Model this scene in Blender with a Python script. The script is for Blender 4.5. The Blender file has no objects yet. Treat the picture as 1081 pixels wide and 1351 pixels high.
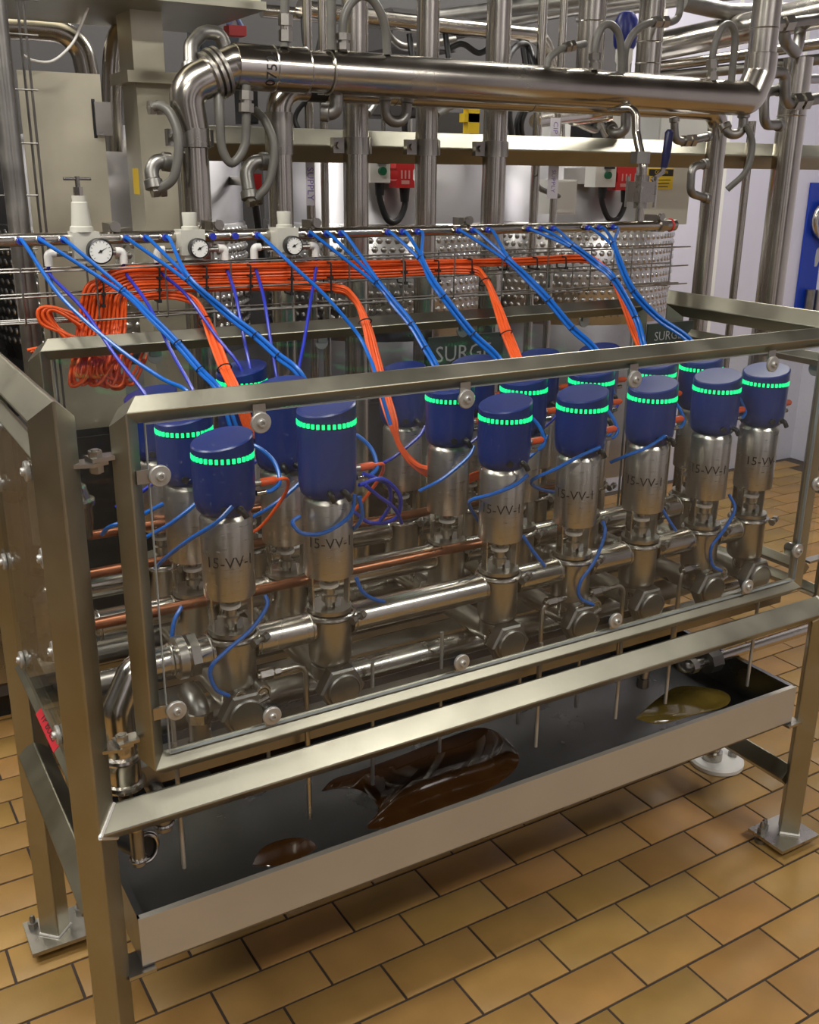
import bpy, math, random
from mathutils import Vector, Matrix
random.seed(7)
scene = bpy.context.scene
col = scene.collection
V = Vector

# ------------------------------------------------------------------ camera
F_PX = 1324.96
CAM = V((-0.2819, -1.5105, 1.7784))
ROT = Matrix(((0.8612005, 0.1551550, -0.4840047), (-0.5081731, 0.2809840, -0.8141303), (0.0096812, 0.9470876, 0.3208292)))
cam_data = bpy.data.cameras.new('camera')
cam_data.sensor_fit = 'HORIZONTAL'
cam_data.sensor_width = 36.0
cam_data.lens = 36.0 * F_PX / 1081.0
cam_data.clip_start = 0.05
cam = bpy.data.objects.new('camera', cam_data)
cam.matrix_world = Matrix.Translation(CAM) @ ROT.to_4x4()
col.objects.link(cam)
scene.camera = cam

# ------------------------------------------------------------------ world, exposure
world = bpy.data.worlds.new('world')
scene.world = world
world.use_nodes = True
world.node_tree.nodes['Background'].inputs[0].default_value = (0.75, 0.8, 0.9, 1)
world.node_tree.nodes['Background'].inputs[1].default_value = 0.05
vs = scene.view_settings
vs.view_transform = 'Standard'
vs.look = 'None'
vs.gamma = 1.0
vs.use_curve_mapping = False
vs.exposure = -0.3

# ceiling lamps: (x, y, length x, length y, power)
CEIL = 3.9
LAMPS = [(-0.35, -0.3, 1.5, 0.3, 66), (3.2, 1.5, 1.5, 0.3, 85), (-1.7, 1.2, 1.5, 0.3, 75),
         (0.6, 2.3, 1.5, 0.3, 28), (2.3, -2.4, 1.5, 0.3, 75), (-1.6, -2.2, 1.5, 0.3, 48)]
LAMP_COLOR = (1.0, 0.965, 0.9)
lamp_lights = []
for lx, ly, sx, sy, pw in LAMPS:
    ld = bpy.data.lights.new('lamp_light', 'AREA')
    ld.shape = 'RECTANGLE'; ld.size = sx; ld.size_y = sy
    ld.energy = pw; ld.color = LAMP_COLOR
    lo = bpy.data.objects.new('lamp_light', ld)
    lo.location = (lx, ly, CEIL - 0.42)
    col.objects.link(lo)
    lamp_lights.append(lo)


def at(u, v, y=None, x=None, z=None):
    """world point seen at photo pixel (u, v) on the plane the thing stands in"""
    r = ROT @ V(((u - 540.5) / F_PX, -(v - 675.5) / F_PX, -1.0))
    a, val = (1, y) if y is not None else ((0, x) if x is not None else (2, z))
    return CAM + r * ((val - CAM[a]) / r[a])


# ------------------------------------------------------------------ materials
def mat(name, color, metal=0.0, rough=0.5, noise=0.0, nscale=8.0, bump=0.0, bscale=120.0,
        stretch=(1, 1, 1), emit=None, spec=None, rvar=0.0, island=0.0, coat=0.0):
    m = bpy.data.materials.new(name)
    m.use_nodes = True
    nt = m.node_tree
    b = nt.nodes['Principled BSDF']
    b.inputs['Base Color'].default_value = (*color, 1)
    b.inputs['Metallic'].default_value = metal
    b.inputs['Roughness'].default_value = rough
    if coat: b.inputs['Coat Weight'].default_value = coat
    if spec is not None: b.inputs['Specular IOR Level'].default_value = spec
    if emit:
        b.inputs['Emission Color'].default_value = (*color, 1)
        b.inputs['Emission Strength'].default_value = emit
    if noise or bump or rvar:
        tc = nt.nodes.new('ShaderNodeTexCoord')
        mp = nt.nodes.new('ShaderNodeMapping'); mp.inputs['Scale'].default_value = stretch
        nt.links.new(tc.outputs['Object'], mp.inputs['Vector'])
        nz = nt.nodes.new('ShaderNodeTexNoise')
        nz.inputs['Scale'].default_value = nscale; nz.inputs['Detail'].default_value = 5
        nt.links.new(mp.outputs['Vector'], nz.inputs['Vector'])
        if noise:
            rp = nt.nodes.new('ShaderNodeMapRange')
            rp.inputs[1].default_value = 0.3; rp.inputs[2].default_value = 0.7
            rp.inputs[3].default_value = 1 - noise; rp.inputs[4].default_value = 1 + noise * 0.6
            nt.links.new(nz.outputs['Fac'], rp.inputs[0])
            last = rp.outputs[0]
            if island:
                gi = nt.nodes.new('ShaderNodeNewGeometry'); oi = nt.nodes.new('ShaderNodeObjectInfo')
                ad = nt.nodes.new('ShaderNodeMath'); ad.operation = 'ADD'
                nt.links.new(gi.outputs['Random Per Island'], ad.inputs[0])
                nt.links.new(oi.outputs['Random'], ad.inputs[1])
                fr = nt.nodes.new('ShaderNodeMath'); fr.operation = 'FRACT'
                nt.links.new(ad.outputs[0], fr.inputs[0])
                r2 = nt.nodes.new('ShaderNodeMapRange')
                r2.inputs[3].default_value = 1 - island; r2.inputs[4].default_value = 1 + island
                nt.links.new(fr.outputs[0], r2.inputs[0])
                mu = nt.nodes.new('ShaderNodeMath'); mu.operation = 'MULTIPLY'
                nt.links.new(last, mu.inputs[0]); nt.links.new(r2.outputs[0], mu.inputs[1])
                last = mu.outputs[0]
            mx = nt.nodes.new('ShaderNodeVectorMath'); mx.operation = 'SCALE'
            mx.inputs[0].default_value = color
            if island:
                m7 = nt.nodes.new('ShaderNodeMath'); m7.operation = 'MULTIPLY'; m7.inputs[1].default_value = 7.31
                nt.links.new(fr.outputs[0], m7.inputs[0])
                f7 = nt.nodes.new('ShaderNodeMath'); f7.operation = 'FRACT'; nt.links.new(m7.outputs[0], f7.inputs[0])
                mc = nt.nodes.new('ShaderNodeMix'); mc.data_type = 'RGBA'
                mc.inputs[6].default_value = (color[0] * .97, color[1] * 1.03, color[2] * .97, 1)
                mc.inputs[7].default_value = (color[0] * 1.04, color[1] * .95, color[2] * 1.0, 1)
                nt.links.new(f7.outputs[0], mc.inputs[0]); nt.links.new(mc.outputs[2], mx.inputs[0])
            nt.links.new(last, mx.inputs['Scale'])
            nt.links.new(mx.outputs[0], b.inputs['Base Color'])
        if rvar:
            rr = nt.nodes.new('ShaderNodeMapRange')
            rr.inputs[1].default_value = 0.3; rr.inputs[2].default_value = 0.7
            rr.inputs[3].default_value = max(0.02, rough - rvar); rr.inputs[4].default_value = rough + rvar
            nt.links.new(nz.outputs['Fac'], rr.inputs[0])
            nt.links.new(rr.outputs[0], b.inputs['Roughness'])
        if bump:
            n2 = nt.nodes.new('ShaderNodeTexNoise')
            n2.inputs['Scale'].default_value = bscale; n2.inputs['Detail'].default_value = 3
            nt.links.new(mp.outputs['Vector'], n2.inputs['Vector'])
            bp = nt.nodes.new('ShaderNodeBump'); bp.inputs['Strength'].default_value = bump
            bp.inputs['Distance'].default_value = 0.002
            nt.links.new(n2.outputs['Fac'], bp.inputs['Height'])
            nt.links.new(bp.outputs[0], b.inputs['Normal'])
    return m


STEEL = mat('brushed_steel', (0.43, 0.41, 0.37), 1, 0.30, noise=0.12, nscale=9, rvar=0.08, bump=0.05, bscale=90)
FRAME = mat('satin_frame_steel', (0.37, 0.355, 0.285), 1, 0.40, noise=0.14, nscale=7, rvar=0.07, bump=0.06, bscale=140)
PIPE = mat('polished_pipe_steel', (0.52, 0.49, 0.44), 1, 0.22, noise=0.10, nscale=6, rvar=0.06)
CASTM = mat('cast_steel', (0.31, 0.30, 0.28), 1, 0.42, noise=0.15, nscale=20, rvar=0.08)
BODY = mat('actuator_steel', (0.53, 0.495, 0.44), 1, 0.32, noise=0.06, nscale=30, rvar=0.05, stretch=(1, 1, 12))
SHEET = mat('sheet_steel', (0.56, 0.525, 0.40), 0.65, 0.36, noise=0.15, nscale=5, rvar=0.08)
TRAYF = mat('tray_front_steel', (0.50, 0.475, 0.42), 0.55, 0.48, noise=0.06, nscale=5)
TRAY_SHADED = mat('tray_steel', (0.20, 0.20, 0.205), 1, 0.32, noise=0.15, nscale=6, rvar=0.10)  # dark reflection of the underside put into the base colour
COPPER = mat('copper', (0.36, 0.15, 0.08), 1, 0.33, noise=0.2, nscale=14, rvar=0.08)
BRASS = mat('brass', (0.62, 0.46, 0.18), 1, 0.28)
BLUE = mat('blue_head_plastic', (0.011, 0.027, 0.15), 0, 0.30, noise=0.08, nscale=10)
LED = mat('green_led', (0.01, 0.85, 0.27), 0, 0.4, emit=1.4)
ORANGE = mat('orange_cable', (0.78, 0.10, 0.012), 0, 0.42, noise=0.12, nscale=30)
HOSE = mat('bright_blue_hose', (0.006, 0.115, 0.48), 0, 0.30, noise=0.1, nscale=20)
DHOSE = mat('dark_blue_hose', (0.02, 0.035, 0.40), 0, 0.32, noise=0.1, nscale=20)
BLACK = mat('black_plastic', (0.012, 0.012, 0.013), 0, 0.45)
RUBBER = mat('grey_hose_rubber', (0.13, 0.125, 0.11), 0, 0.42, noise=0.12, nscale=25)
WHITE = mat('white_plastic', (0.75, 0.74, 0.70), 0, 0.4)
CREAM = mat('pale_grey_casting', (0.56, 0.55, 0.48), 0, 0.4, noise=0.06, nscale=20)
DIAL = mat('dial_white', (0.82, 0.82, 0.78), 0, 0.35)
RED = mat('red_plastic', (0.62, 0.02, 0.02), 0, 0.4)
TAPE = mat('red_tape', (0.50, 0.018, 0.03), 0, 0.5)
YELLOW = mat('yellow_paint', (0.80, 0.55, 0.02), 0, 0.45)
NAVY = mat('navy_handle', (0.004, 0.005, 0.05), 0, 0.4)
INK = mat('black_ink', (0.015, 0.014, 0.013), 0, 0.6)
VIOLET = mat('violet_ink', (0.22, 0.12, 0.42), 0, 0.6)
PAPER = mat('label_paper', (0.72, 0.70, 0.76), 0, 0.55)
TANKM = mat('tank_steel', (0.50, 0.49, 0.51), 1, 0.40, noise=0.08, nscale=4, rvar=0.06)
DIMPLE = mat('dimple_steel', (0.62, 0.61, 0.60), 1, 0.30, noise=0.08, nscale=12, rvar=0.05)
SIGNM = mat('sign_dark', (0.035, 0.05, 0.04), 0, 0.4)
PALE = mat('pale_letters', (0.36, 0.37, 0.38), 0, 0.5)
BOARD = mat('blue_board', (0.006, 0.035, 0.33), 0, 0.4)
WALLM = mat('white_wall_panel', (0.60, 0.59, 0.68), 0, 0.45, noise=0.05, nscale=2)
DARKWALL = mat('grey_wall_panel', (0.085, 0.08, 0.08), 0, 0.5, noise=0.15, nscale=2)
CEILM = mat('ceiling_grey', (0.10, 0.10, 0.10), 0, 0.7, noise=0.1, nscale=2)
GROUT = mat('dark_grout', (0.045, 0.03, 0.022), 0, 0.8, noise=0.25, nscale=40)
TILE = mat('quarry_tile', (0.345, 0.198, 0.058), 0, 0.50, noise=0.16, nscale=7, bump=0.12, bscale=220, rvar=0.06, island=0.13)
LIQUID = mat('brown_liquid', (0.055, 0.022, 0.006), 0, 0.06, noise=0.3, nscale=8)
OIL = mat('yellow_liquid', (0.16, 0.11, 0.02), 0, 0.08, noise=0.3, nscale=8)
LAMPM = mat('lamp_diffuser', (1.0, 0.97, 0.9), 0, 0.5, emit=6.0)


def acrylic_mat():
    m = bpy.data.materials.new('clear_acrylic')
    m.use_nodes = True
    nt = m.node_tree
    nt.nodes.clear()
    out = nt.nodes.new('ShaderNodeOutputMaterial')
    tr = nt.nodes.new('ShaderNodeBsdfTransparent'); tr.inputs[0].default_value = (0.95, 0.96, 0.96, 1)
    gl = nt.nodes.new('ShaderNodeBsdfGlossy'); gl.inputs['Roughness'].default_value = 0.03
    df = nt.nodes.new('ShaderNodeBsdfDiffuse'); df.inputs[0].default_value = (0.7, 0.7, 0.7, 1)
    lw = nt.nodes.new('ShaderNodeLayerWeight'); lw.inputs[0].default_value = 0.5
    pw = nt.nodes.new('ShaderNodeMath'); pw.operation = 'POWER'; pw.inputs[1].default_value = 5.0
    nt.links.new(lw.outputs['Facing'], pw.inputs[0])
    fr = nt.nodes.new('ShaderNodeMapRange'); fr.inputs[3].default_value = 0.024; fr.inputs[4].default_value = 1.0
    nt.links.new(pw.outputs[0], fr.inputs[0])
    tc = nt.nodes.new('ShaderNodeTexCoord')
    nz = nt.nodes.new('ShaderNodeTexNoise'); nz.inputs['Scale'].default_value = 130; nz.inputs['Detail'].default_value = 2
    nt.links.new(tc.outputs['Object'], nz.inputs['Vector'])
    rp = nt.nodes.new('ShaderNodeMapRange')          # dried specks and wiping haze on the sheet
    rp.inputs[1].default_value = 0.66; rp.inputs[2].default_value = 0.80
    rp.inputs[3].default_value = 0.006; rp.inputs[4].default_value = 0.22
    nt.links.new(nz.outputs['Fac'], rp.inputs[0])
    m1 = nt.nodes.new('ShaderNodeMixShader'); m2 = nt.nodes.new('ShaderNodeMixShader')
    nt.links.new(fr.outputs[0], m1.inputs[0])
    nt.links.new(tr.outputs[0], m1.inputs[1]); nt.links.new(gl.outputs[0], m1.inputs[2])
    nt.links.new(rp.outputs[0], m2.inputs[0])
    nt.links.new(m1.outputs[0], m2.inputs[1]); nt.links.new(df.outputs[0], m2.inputs[2])
    nt.links.new(m2.outputs[0], out.inputs[0])
    return m


ACRYL = acrylic_mat()
WASH = mat('dull_washer_steel', (0.42, 0.41, 0.385), 0.55, 0.38)
EDGE = mat('frosted_sheet_edge', (0.30, 0.32, 0.32), 0, 0.35)
WELD = mat('weld_metal', (0.85, 0.84, 0.80), 0.7, 0.45, bump=0.6, bscale=400)


# ------------------------------------------------------------------ mesh helpers
def frame_of(d):
    d = d.normalized()
    a = V((0, 0, 1)) if abs(d.z) < 0.9 else V((1, 0, 0))
    u = d.cross(a).normalized()
    return u, d.cross(u).normalized()


class MB:
    def __init__(s): s.v = []; s.f = []; s.flat = False

    def ring(s, pts):
        n = len(s.v); s.v += [V(p) for p in pts]; return list(range(n, n + len(pts)))

    def skin(s, a, b):
        n = len(a)
        for i in range(n): s.f.append((a[i], a[(i + 1) % n], b[(i + 1) % n], b[i]))

    def box(s, lo, hi):
        x0, y0, z0 = lo; x1, y1, z1 = hi
        a = s.ring([(x0, y0, z0), (x1, y0, z0), (x1, y1, z0), (x0, y1, z0)])
        b = s.ring([(x0, y0, z1), (x1, y0, z1), (x1, y1, z1), (x0, y1, z1)])
        s.skin(a, b); s.f.append(tuple(a[::-1])); s.f.append(tuple(b)); return s

    def prism(s, pts, vec):
        vec = V(vec)
        a = s.ring(pts); b = s.ring([V(p) + vec for p in pts])
        s.skin(a, b); s.f.append(tuple(a[::-1])); s.f.append(tuple(b)); return s

    def cyl(s, p0, p1, r0, r1=None, seg=20):
        p0 = V(p0); p1 = V(p1); r1 = r0 if r1 is None else r1
        return s.lathe(p0, p1 - p0, [(r0, 0), (r1, (p1 - p0).length)], seg)

    def lathe(s, o, ax, prof, seg=24, caps=True):
        o = V(o); ax = V(ax).normalized(); u, w = frame_of(ax)
        rings = []
        for r, h in prof:
            rings.append(s.ring([o + ax * h + u * (r * math.cos(2 * math.pi * i / seg)) + w * (r * math.sin(2 * math.pi * i / seg)) for i in range(seg)]))
        for a, b in zip(rings, rings[1:]): s.skin(a, b)
        if caps: s.f.append(tuple(rings[0][::-1])); s.f.append(tuple(rings[-1]))
        return s

    def tube(s, pts, r, seg=10, caps=True):
        pts = [V(p) for p in pts]
        rr = r if isinstance(r, (list, tuple)) else [r] * len(pts)
        t = (pts[1] - pts[0]).normalized(); u, w = frame_of(t)
        prev = None
        for i, p in enumerate(pts):
            if i == 0: t2 = pts[1] - pts[0]
            elif i == len(pts) - 1: t2 = pts[-1] - pts[-2]
            else: t2 = (pts[i + 1] - p).normalized() + (p - pts[i - 1]).normalized()
            if t2.length < 1e-9: t2 = t
            t2.normalize()
            q = t.rotation_difference(t2); u = q @ u; t = t2
            u = (u - t * u.dot(t)).normalized(); w = t.cross(u)
            R_ = rr[i]
            g = s.ring([p + u * (R_ * math.cos(2 * math.pi * k / seg)) + w * (R_ * math.sin(2 * math.pi * k / seg)) for k in range(seg)])
            if prev: s.skin(prev, g)
            elif caps: s.f.append(tuple(g[::-1]))
            prev = g
        if caps: s.f.append(tuple(prev))
        return s

    def torus(s, c, ax, R_, r, seg=28, k=8, a0=0, a1=2 * math.pi):
        c = V(c); u, w = frame_of(V(ax)); full = abs(a1 - a0 - 2 * math.pi) < 1e-6
        n = seg if full else seg + 1
        rings = []
        for i in range(n):
            a = a0 + (a1 - a0) * i / seg
            d = u * math.cos(a) + w * math.sin(a)
            rings.append(s.ring([c + d * (R_ + r * math.cos(2 * math.pi * j / k)) + V(ax).normalized() * (r * math.sin(2 * math.pi * j / k)) for j in range(k)]))
        for i in range(n - (0 if full else 1)): s.skin(rings[i], rings[(i + 1) % n])
        if not full: s.f.append(tuple(rings[0])); s.f.append(tuple(rings[-1][::-1]))
        return s

    def dia(s, p0, p1, h, m0=None, m1=None, ch=0.09):
        """square tube standing on its edge; h = half diagonal; m0, m1 = mitre plane normals"""
        p0 = V(p0); p1 = V(p1); d = (p1 - p0).normalized()
        if abs(d.z) > 0.9: a, b = V((1, 0, 0)), V((0, 1, 0))
        elif abs(d.x) > 0.9: a, b = V((0, 1, 0)), V((0, 0, 1))
        else: a, b = V((1, 0, 0)), V((0, 0, 1))
        c = ch * h
        s.flat = True
        prof = []
        for ang in (0, 90, 180, 270):
            for k in (-30, 0, 30):
                rr = c * 1.1
                cx, cy = (h - rr * 1.35) * math.cos(math.radians(ang)), (h - rr * 1.35) * math.sin(math.radians(ang))
                prof.append((cx + rr * math.cos(math.radians(ang + k * 1.4)), cy + rr * math.sin(math.radians(ang + k * 1.4))))
        rings = []
        for p, m in ((p0, m0), (p1, m1)):
            n = V(m) if m is not None else d
            pts = []
            for x, y in prof:
                q = p + a * x + b * y
                pts.append(q + d * ((p - q).dot(n) / d.dot(n)))
            rings.append(s.ring(pts))
        s.skin(rings[0], rings[1]); s.f.append(tuple(rings[0][::-1])); s.f.append(tuple(rings[1]))
        return s

    def build(s, name, material, parent=None, origin=None, sharp=38):
        me = bpy.data.meshes.new(name)
        base = V((0, 0, 0))
        if parent is not None:
            r = parent
            while r.parent: r = r.parent
            base = r.location
        elif origin is not None: base = V(origin)
        me.from_pydata([tuple(p - base) for p in s.v], [], s.f)
        me.validate()
        fix_normals(me)
        me.shade_smooth()
        me.set_sharp_from_angle(angle=math.radians(15 if s.flat else sharp))
        me.materials.append(material)
        o = bpy.data.objects.new(name, me)
        col.objects.link(o)
        if parent is not None: o.parent = parent
        elif origin is not None: o.location = base
        return o


import bmesh
def fix_normals(me):
    bm = bmesh.new(); bm.from_mesh(me)
    bmesh.ops.recalc_face_normals(bm, faces=bm.faces[:])
    bm.to_mesh(me); bm.free()


def bend(pts, rad, n=7):
    """polyline with rounded corners"""
    pts = [V(p) for p in pts]; out = [pts[0]]
    for i in range(1, len(pts) - 1):
        p = pts[i]; a = (pts[i - 1] - p); b = (pts[i + 1] - p)
        la, lb = a.length, b.length; a.normalize(); b.normalize()
        ang = a.angle(b)
        if ang > 3.1: out.append(p); continue
        t = min(rad / math.tan(ang / 2), la * 0.49, lb * 0.49)
        r = t * math.tan(ang / 2)
        c = p + (a + b).normalized() * (r / math.sin(ang / 2))
        s0 = p + a * t - c; s1 = p + b * t - c
        ax = s0.cross(s1).normalized(); full = s0.angle(s1)
        for k in range(n + 1):
            out.append(c + Matrix.Rotation(full * k / n, 3, ax) @ s0)
    out.append(pts[-1]); return out


def spl(pts, n=8):
    """smooth curve through the points"""
    P = [V(p) for p in pts]
    P = [P[0] * 2 - P[1]] + P + [P[-1] * 2 - P[-2]]
    out = []
    for i in range(1, len(P) - 2):
        p0, p1, p2, p3 = P[i - 1:i + 3]
        for k in range(n):
            t = k / n
            out.append(0.5 * (2 * p1 + (p2 - p0) * t + (2 * p0 - 5 * p1 + 4 * p2 - p3) * t * t + (3 * p1 - p0 - 3 * p2 + p3) * t ** 3))
    out.append(P[-2]); return out


def text_mesh(s, size):
    cu = bpy.data.curves.new('lettering', 'FONT')
    cu.body = s; cu.size = size; cu.align_x = 'CENTER'; cu.align_y = 'CENTER'; cu.resolution_u = 2
    o = bpy.data.objects.new('lettering', cu); col.objects.link(o)
    me = bpy.data.meshes.new_from_object(o)
    vs_ = [v.co.copy() for v in me.vertices]; fs = [tuple(p.vertices) for p in me.polygons]
    bpy.data.objects.remove(o); bpy.data.curves.remove(cu); bpy.data.meshes.remove(me)
    return vs_, fs


def lettering(name, s, size, place, material, parent, squeeze=1.0):
    """flat print: place maps a letter point (x, y) to the surface"""
    vs_, fs = text_mesh(s, size)
    m = MB(); m.v = [V(place(v.x * squeeze, v.y)) for v in vs_]; m.f = fs
    return m.build(name, material, parent)


def tag(o, label=None, cat=None, group=None, kind=None):
    if label: o['label'] = label
    if cat: o['category'] = cat
    if group: o['group'] = group
    if kind: o['kind'] = kind
    return o


def thing(name, loc, label, cat, group=None):
    o = bpy.data.objects.new(name, None)
    o.empty_display_size = 0.05
    o.location = loc
    col.objects.link(o)
    return tag(o, label, cat, group)


def copy_tree(o, parent=None):
    c = o.copy(); col.objects.link(c); c.parent = parent
    for ch in list(o.children): copy_tree(ch, c)
    return c

# ------------------------------------------------------------------ room
TH = -0.0126066
def tile_pt(xt, yt):
    return (math.cos(TH) * xt + math.sin(TH) * yt + 1.764, -math.sin(TH) * xt + math.cos(TH) * yt + 0.551)
X0, X1, Y0, Y1 = -3.4, 5.2, -3.6, 2.75
floor = MB().box((X0, Y0, -0.12), (X1, Y1, -0.0035)).build('floor', GROUT)
tag(floor, 'brown quarry tile floor in running bond with dark joints', None, kind='structure')
TP, TQ, TJ = 0.25, 0.125, 0.0066
def tile_geo(m, cx, cy, rot=True):
    hx, hy = (TP - TJ) / 2, (TQ - TJ) / 2
    rings = []
    for dx, z in ((0, -0.004), (0, -0.0012), (0.0016, 0.0)):
        pts = []
        for sx, sy in ((-1, -1), (1, -1), (1, 1), (-1, 1)):
            px, py = sx * (hx - dx), sy * (hy - dx)
            if rot: X, Y = tile_pt(cx + px, cy + py)
            else: X, Y = px, py
            pts.append((X, Y, z))
        rings.append(m.ring(pts))
    m.skin(rings[0], rings[1]); m.skin(rings[1], rings[2]); m.f.append(tuple(rings[2]))
cells = []
for r in range(-19, 36):
    for k in range(-24, 18):
        cx = TP * (k + 0.5 + (0.5 if r % 2 else 0.0)); cy = -TQ * (r + 0.5)
        X, Y = tile_pt(cx, cy)
        if X < X0 + 0.13 or X > X1 - 0.13 or Y < Y0 + 0.08 or Y > Y1 - 0.08: continue
        q = ROT.transposed() @ (V((X, Y, 0)) - CAM)
        vis = False
        if q.z < -0.2:
            u = 540.5 + F_PX * q.x / -q.z; v = 675.5 - F_PX * q.y / -q.z
            vis = -60 < u < 1140 and 0 < v < 1420
        hidden = 0.12 < X < 1.75 and 0.05 < Y < 1.2
        cells.append(((0 if vis else 100) + (50 if hidden else 0) - q.z, cx, cy, X, Y))
cells.sort()
tm = MB(); tile_geo(tm, 0, 0, rot=False)
tile0 = tm.build('tile', TILE, floor)
for i, (_, cx, cy, X, Y) in enumerate(cells[:300]):
    t = tile0 if i == 0 else tile0.copy()
    if i: col.objects.link(t)
    t.location = (X, Y, random.uniform(-0.0006, 0.0004)); t.rotation_euler = (random.uniform(-.002, .002), random.uniform(-.002, .002), -TH + (math.pi if random.random() < .5 else 0))
fm = MB()
for _, cx, cy, X, Y in cells[300:]: tile_geo(fm, cx, cy)
tag(fm.build('tile_field', TILE, floor), kind='stuff')

def struct(name, m, material, label):
    return tag(m.build(name, material), label, kind='structure')
struct('wall_back', MB().box((X0, Y1, 0), (3.55, Y1 + 0.12, CEIL)), DARKWALL, 'dark grey plant wall behind the tanks')
struct('wall_back_end', MB().box((3.55, Y1, 0), (X1, Y1 + 0.12, CEIL)), WALLM, 'pale hygienic panel wall carrying the blue tool board')
struct('wall_right', MB().box((X1, Y0, 0), (X1 + 0.12, Y1, CEIL)), WALLM, 'pale hygienic panel wall')
struct('wall_left', MB().box((X0 - 0.12, Y0, 0), (X0, Y1, CEIL)), DARKWALL, 'grey plant room wall')
struct('wall_front', MB().box((X0, Y0 - 0.12, 0), (X1, Y0, CEIL)), WALLM, 'pale hygienic panel wall facing the valve rack')
for k, (dx0, dx1, dh) in enumerate(((-2.9, -1.7, 2.6), (-0.9, 0.5, 2.6), (1.3, 2.0, 2.6), (2.9, 4.2, 2.8))):  # unseen dark doors, added so the pipes mirror dark and pale streaks
    d_ = struct('door_%d' % (k + 1), MB().box((dx0, Y0, 0), (dx1, Y0 + .05, dh)), DARKWALL, 'wide dark sliding door in the pale wall')
    MB().box((dx0 + .06, Y0 + .05, 1.0), (dx0 + .09, Y0 + .09, 1.3)).build('door_handle', STEEL, d_)
struct('ceiling', MB().box((X0, Y0, CEIL), (X1, Y1, CEIL + 0.12)), CEILM, 'grey plant room ceiling')
for i, (lx, ly, sx, sy, pw) in enumerate(LAMPS):
    t = thing('ceiling_lamp', (lx, ly, CEIL), 'long white batten lamp hanging under the ceiling', 'lamp', 'batten lamps under the ceiling')
    MB().box((lx - sx / 2, ly - sy / 2, CEIL - 0.40), (lx + sx / 2, ly + sy / 2, CEIL - 0.33)).build('housing', WHITE, t)
    MB().box((lx - sx / 2 + .01, ly - sy / 2 + .01, CEIL - 0.412), (lx + sx / 2 - .01, ly + sy / 2 - .01, CEIL - 0.40)).build('diffuser', LAMPM, t)
    for s in (-.5, .5):
        MB().cyl((lx + s * sx * .8, ly, CEIL - .33), (lx + s * sx * .8, ly, CEIL), .006, seg=8).build('hanger_rod', STEEL, t)
    lamp_lights[i].parent = t; lamp_lights[i].location = (0, 0, -0.42)
# panel seams of the back wall
for k in range(3):
    sx = 3.75 + k * .55
    tag(MB().box((sx - .012, Y1 - .006, 0), (sx + .012, Y1, CEIL)).build('trim_%d' % (k + 1), WHITE), 'narrow upright joint strip on the pale wall', kind='structure')

# ------------------------------------------------------------------ machine frame
L, D, H5 = 1.87, 0.6215, 0.0354
ZT = 1.4277          # centre line of the top rails
ZR = 0.72            # centre line of the lower rails
ZS, HS = .752, .0185  # slimmer side rails
fr = thing('valve_rack', (0, 0, 0), 'welded stainless frame of edge-on square tubes around the blue-headed valves', 'frame')
for x in (0, L):
    for y, s in ((0, 1), (D, -1)):
        m = MB(); m.dia((x, y, 0.034), (x, y, ZT), H5, m0=(0, 0, 1), m1=(0, s, 1)); m.build('post', FRAME, fr)
        cx, cy = x + (0.01 if x == 0 else -0.02), y - 0.0
        m = MB(); m.box((cx - .075, cy - .06, 0.024), (cx + .075, cy + .06, 0.034))
        pl = m.build('foot_plate', STEEL, fr)
        for bx, by in ((.055, .03), (-.055, .035)):
            if x == L: bx = -abs(bx) if bx > 0 else -.04
            m = MB(); m.cyl((cx + bx, cy + by, .0), (cx + bx, cy + by, .012), .016, seg=12); m.cyl((cx + bx, cy + by, .012), (cx + bx, cy + by, .024), .008, seg=10); m.cyl((cx + bx, cy + by, .034), (cx + bx, cy + by, .048), .0125, seg=6)
            m.lathe((cx + bx, cy + by, .048), (0, 0, 1), [(.007, 0), (.007, .012), (.004, .018)], 10); m.build('anchor_bolt', CASTM, pl)
    m = MB(); m.dia((x, 0, ZT), (x, D, ZT), H5, m0=(0, 1, 1), m1=(0, -1, 1)); m.build('top_rail', FRAME, fr)
    m = MB(); m.dia((x, H5 * .5, ZS), (x, D - H5 * .5, ZS), HS); m.build('side_rail', FRAME, fr)
for y in (0, D):
    m = MB(); m.dia((H5 * .0, y, ZR), (L, y, ZR), H5, m0=(1, 0, 1) if 0 else None); m.build('lower_rail', FRAME, fr)
MB().dia((0, .02, .535), (0, D - .02, .535), H5).build('cross_rail', FRAME, fr)
MB().dia((L, .02, .195), (L, D - .02, .195), H5).build('cross_rail', FRAME, fr)
# weld beads where the lower rail meets the front posts
for x, s in ((0, 1), (L, -1)):
    m = MB()
    for zz in (1, -1):
        m.tube([(x, -H5 - .001, ZR), (x + s * H5, 0, ZR + zz * H5)], .0040, seg=6)
    m.build('weld_bead', WELD, fr)
for x, y in ((0, 0), (L, 0), (0, D), (L, D)):
    m = MB(); m.tube([(x - H5 - .001, y, .0355), (x, y - H5 - .001, .0355), (x + H5 + .001, y, .0355)], .0035, seg=6); m.build('weld_bead', WELD, fr)
# red tape wound round the side rail
tpo = MB(); tpo.dia((0, .215, ZS), (0, .375, ZS), HS + .0012); tape = tpo.build('tape', TAPE, fr)
tag(tape, 'red tape with black handwriting')
def tape_place(x, y):    # upper outer face, reading along the rail
    f = 0.5 + y / 0.027
    return V((-HS * (1 - f) - .0012, .295 - x, ZS + HS * f + .0012))
lettering('handwriting', 'TP BULB', .022, tape_place, INK, tape, 1.3)

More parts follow.
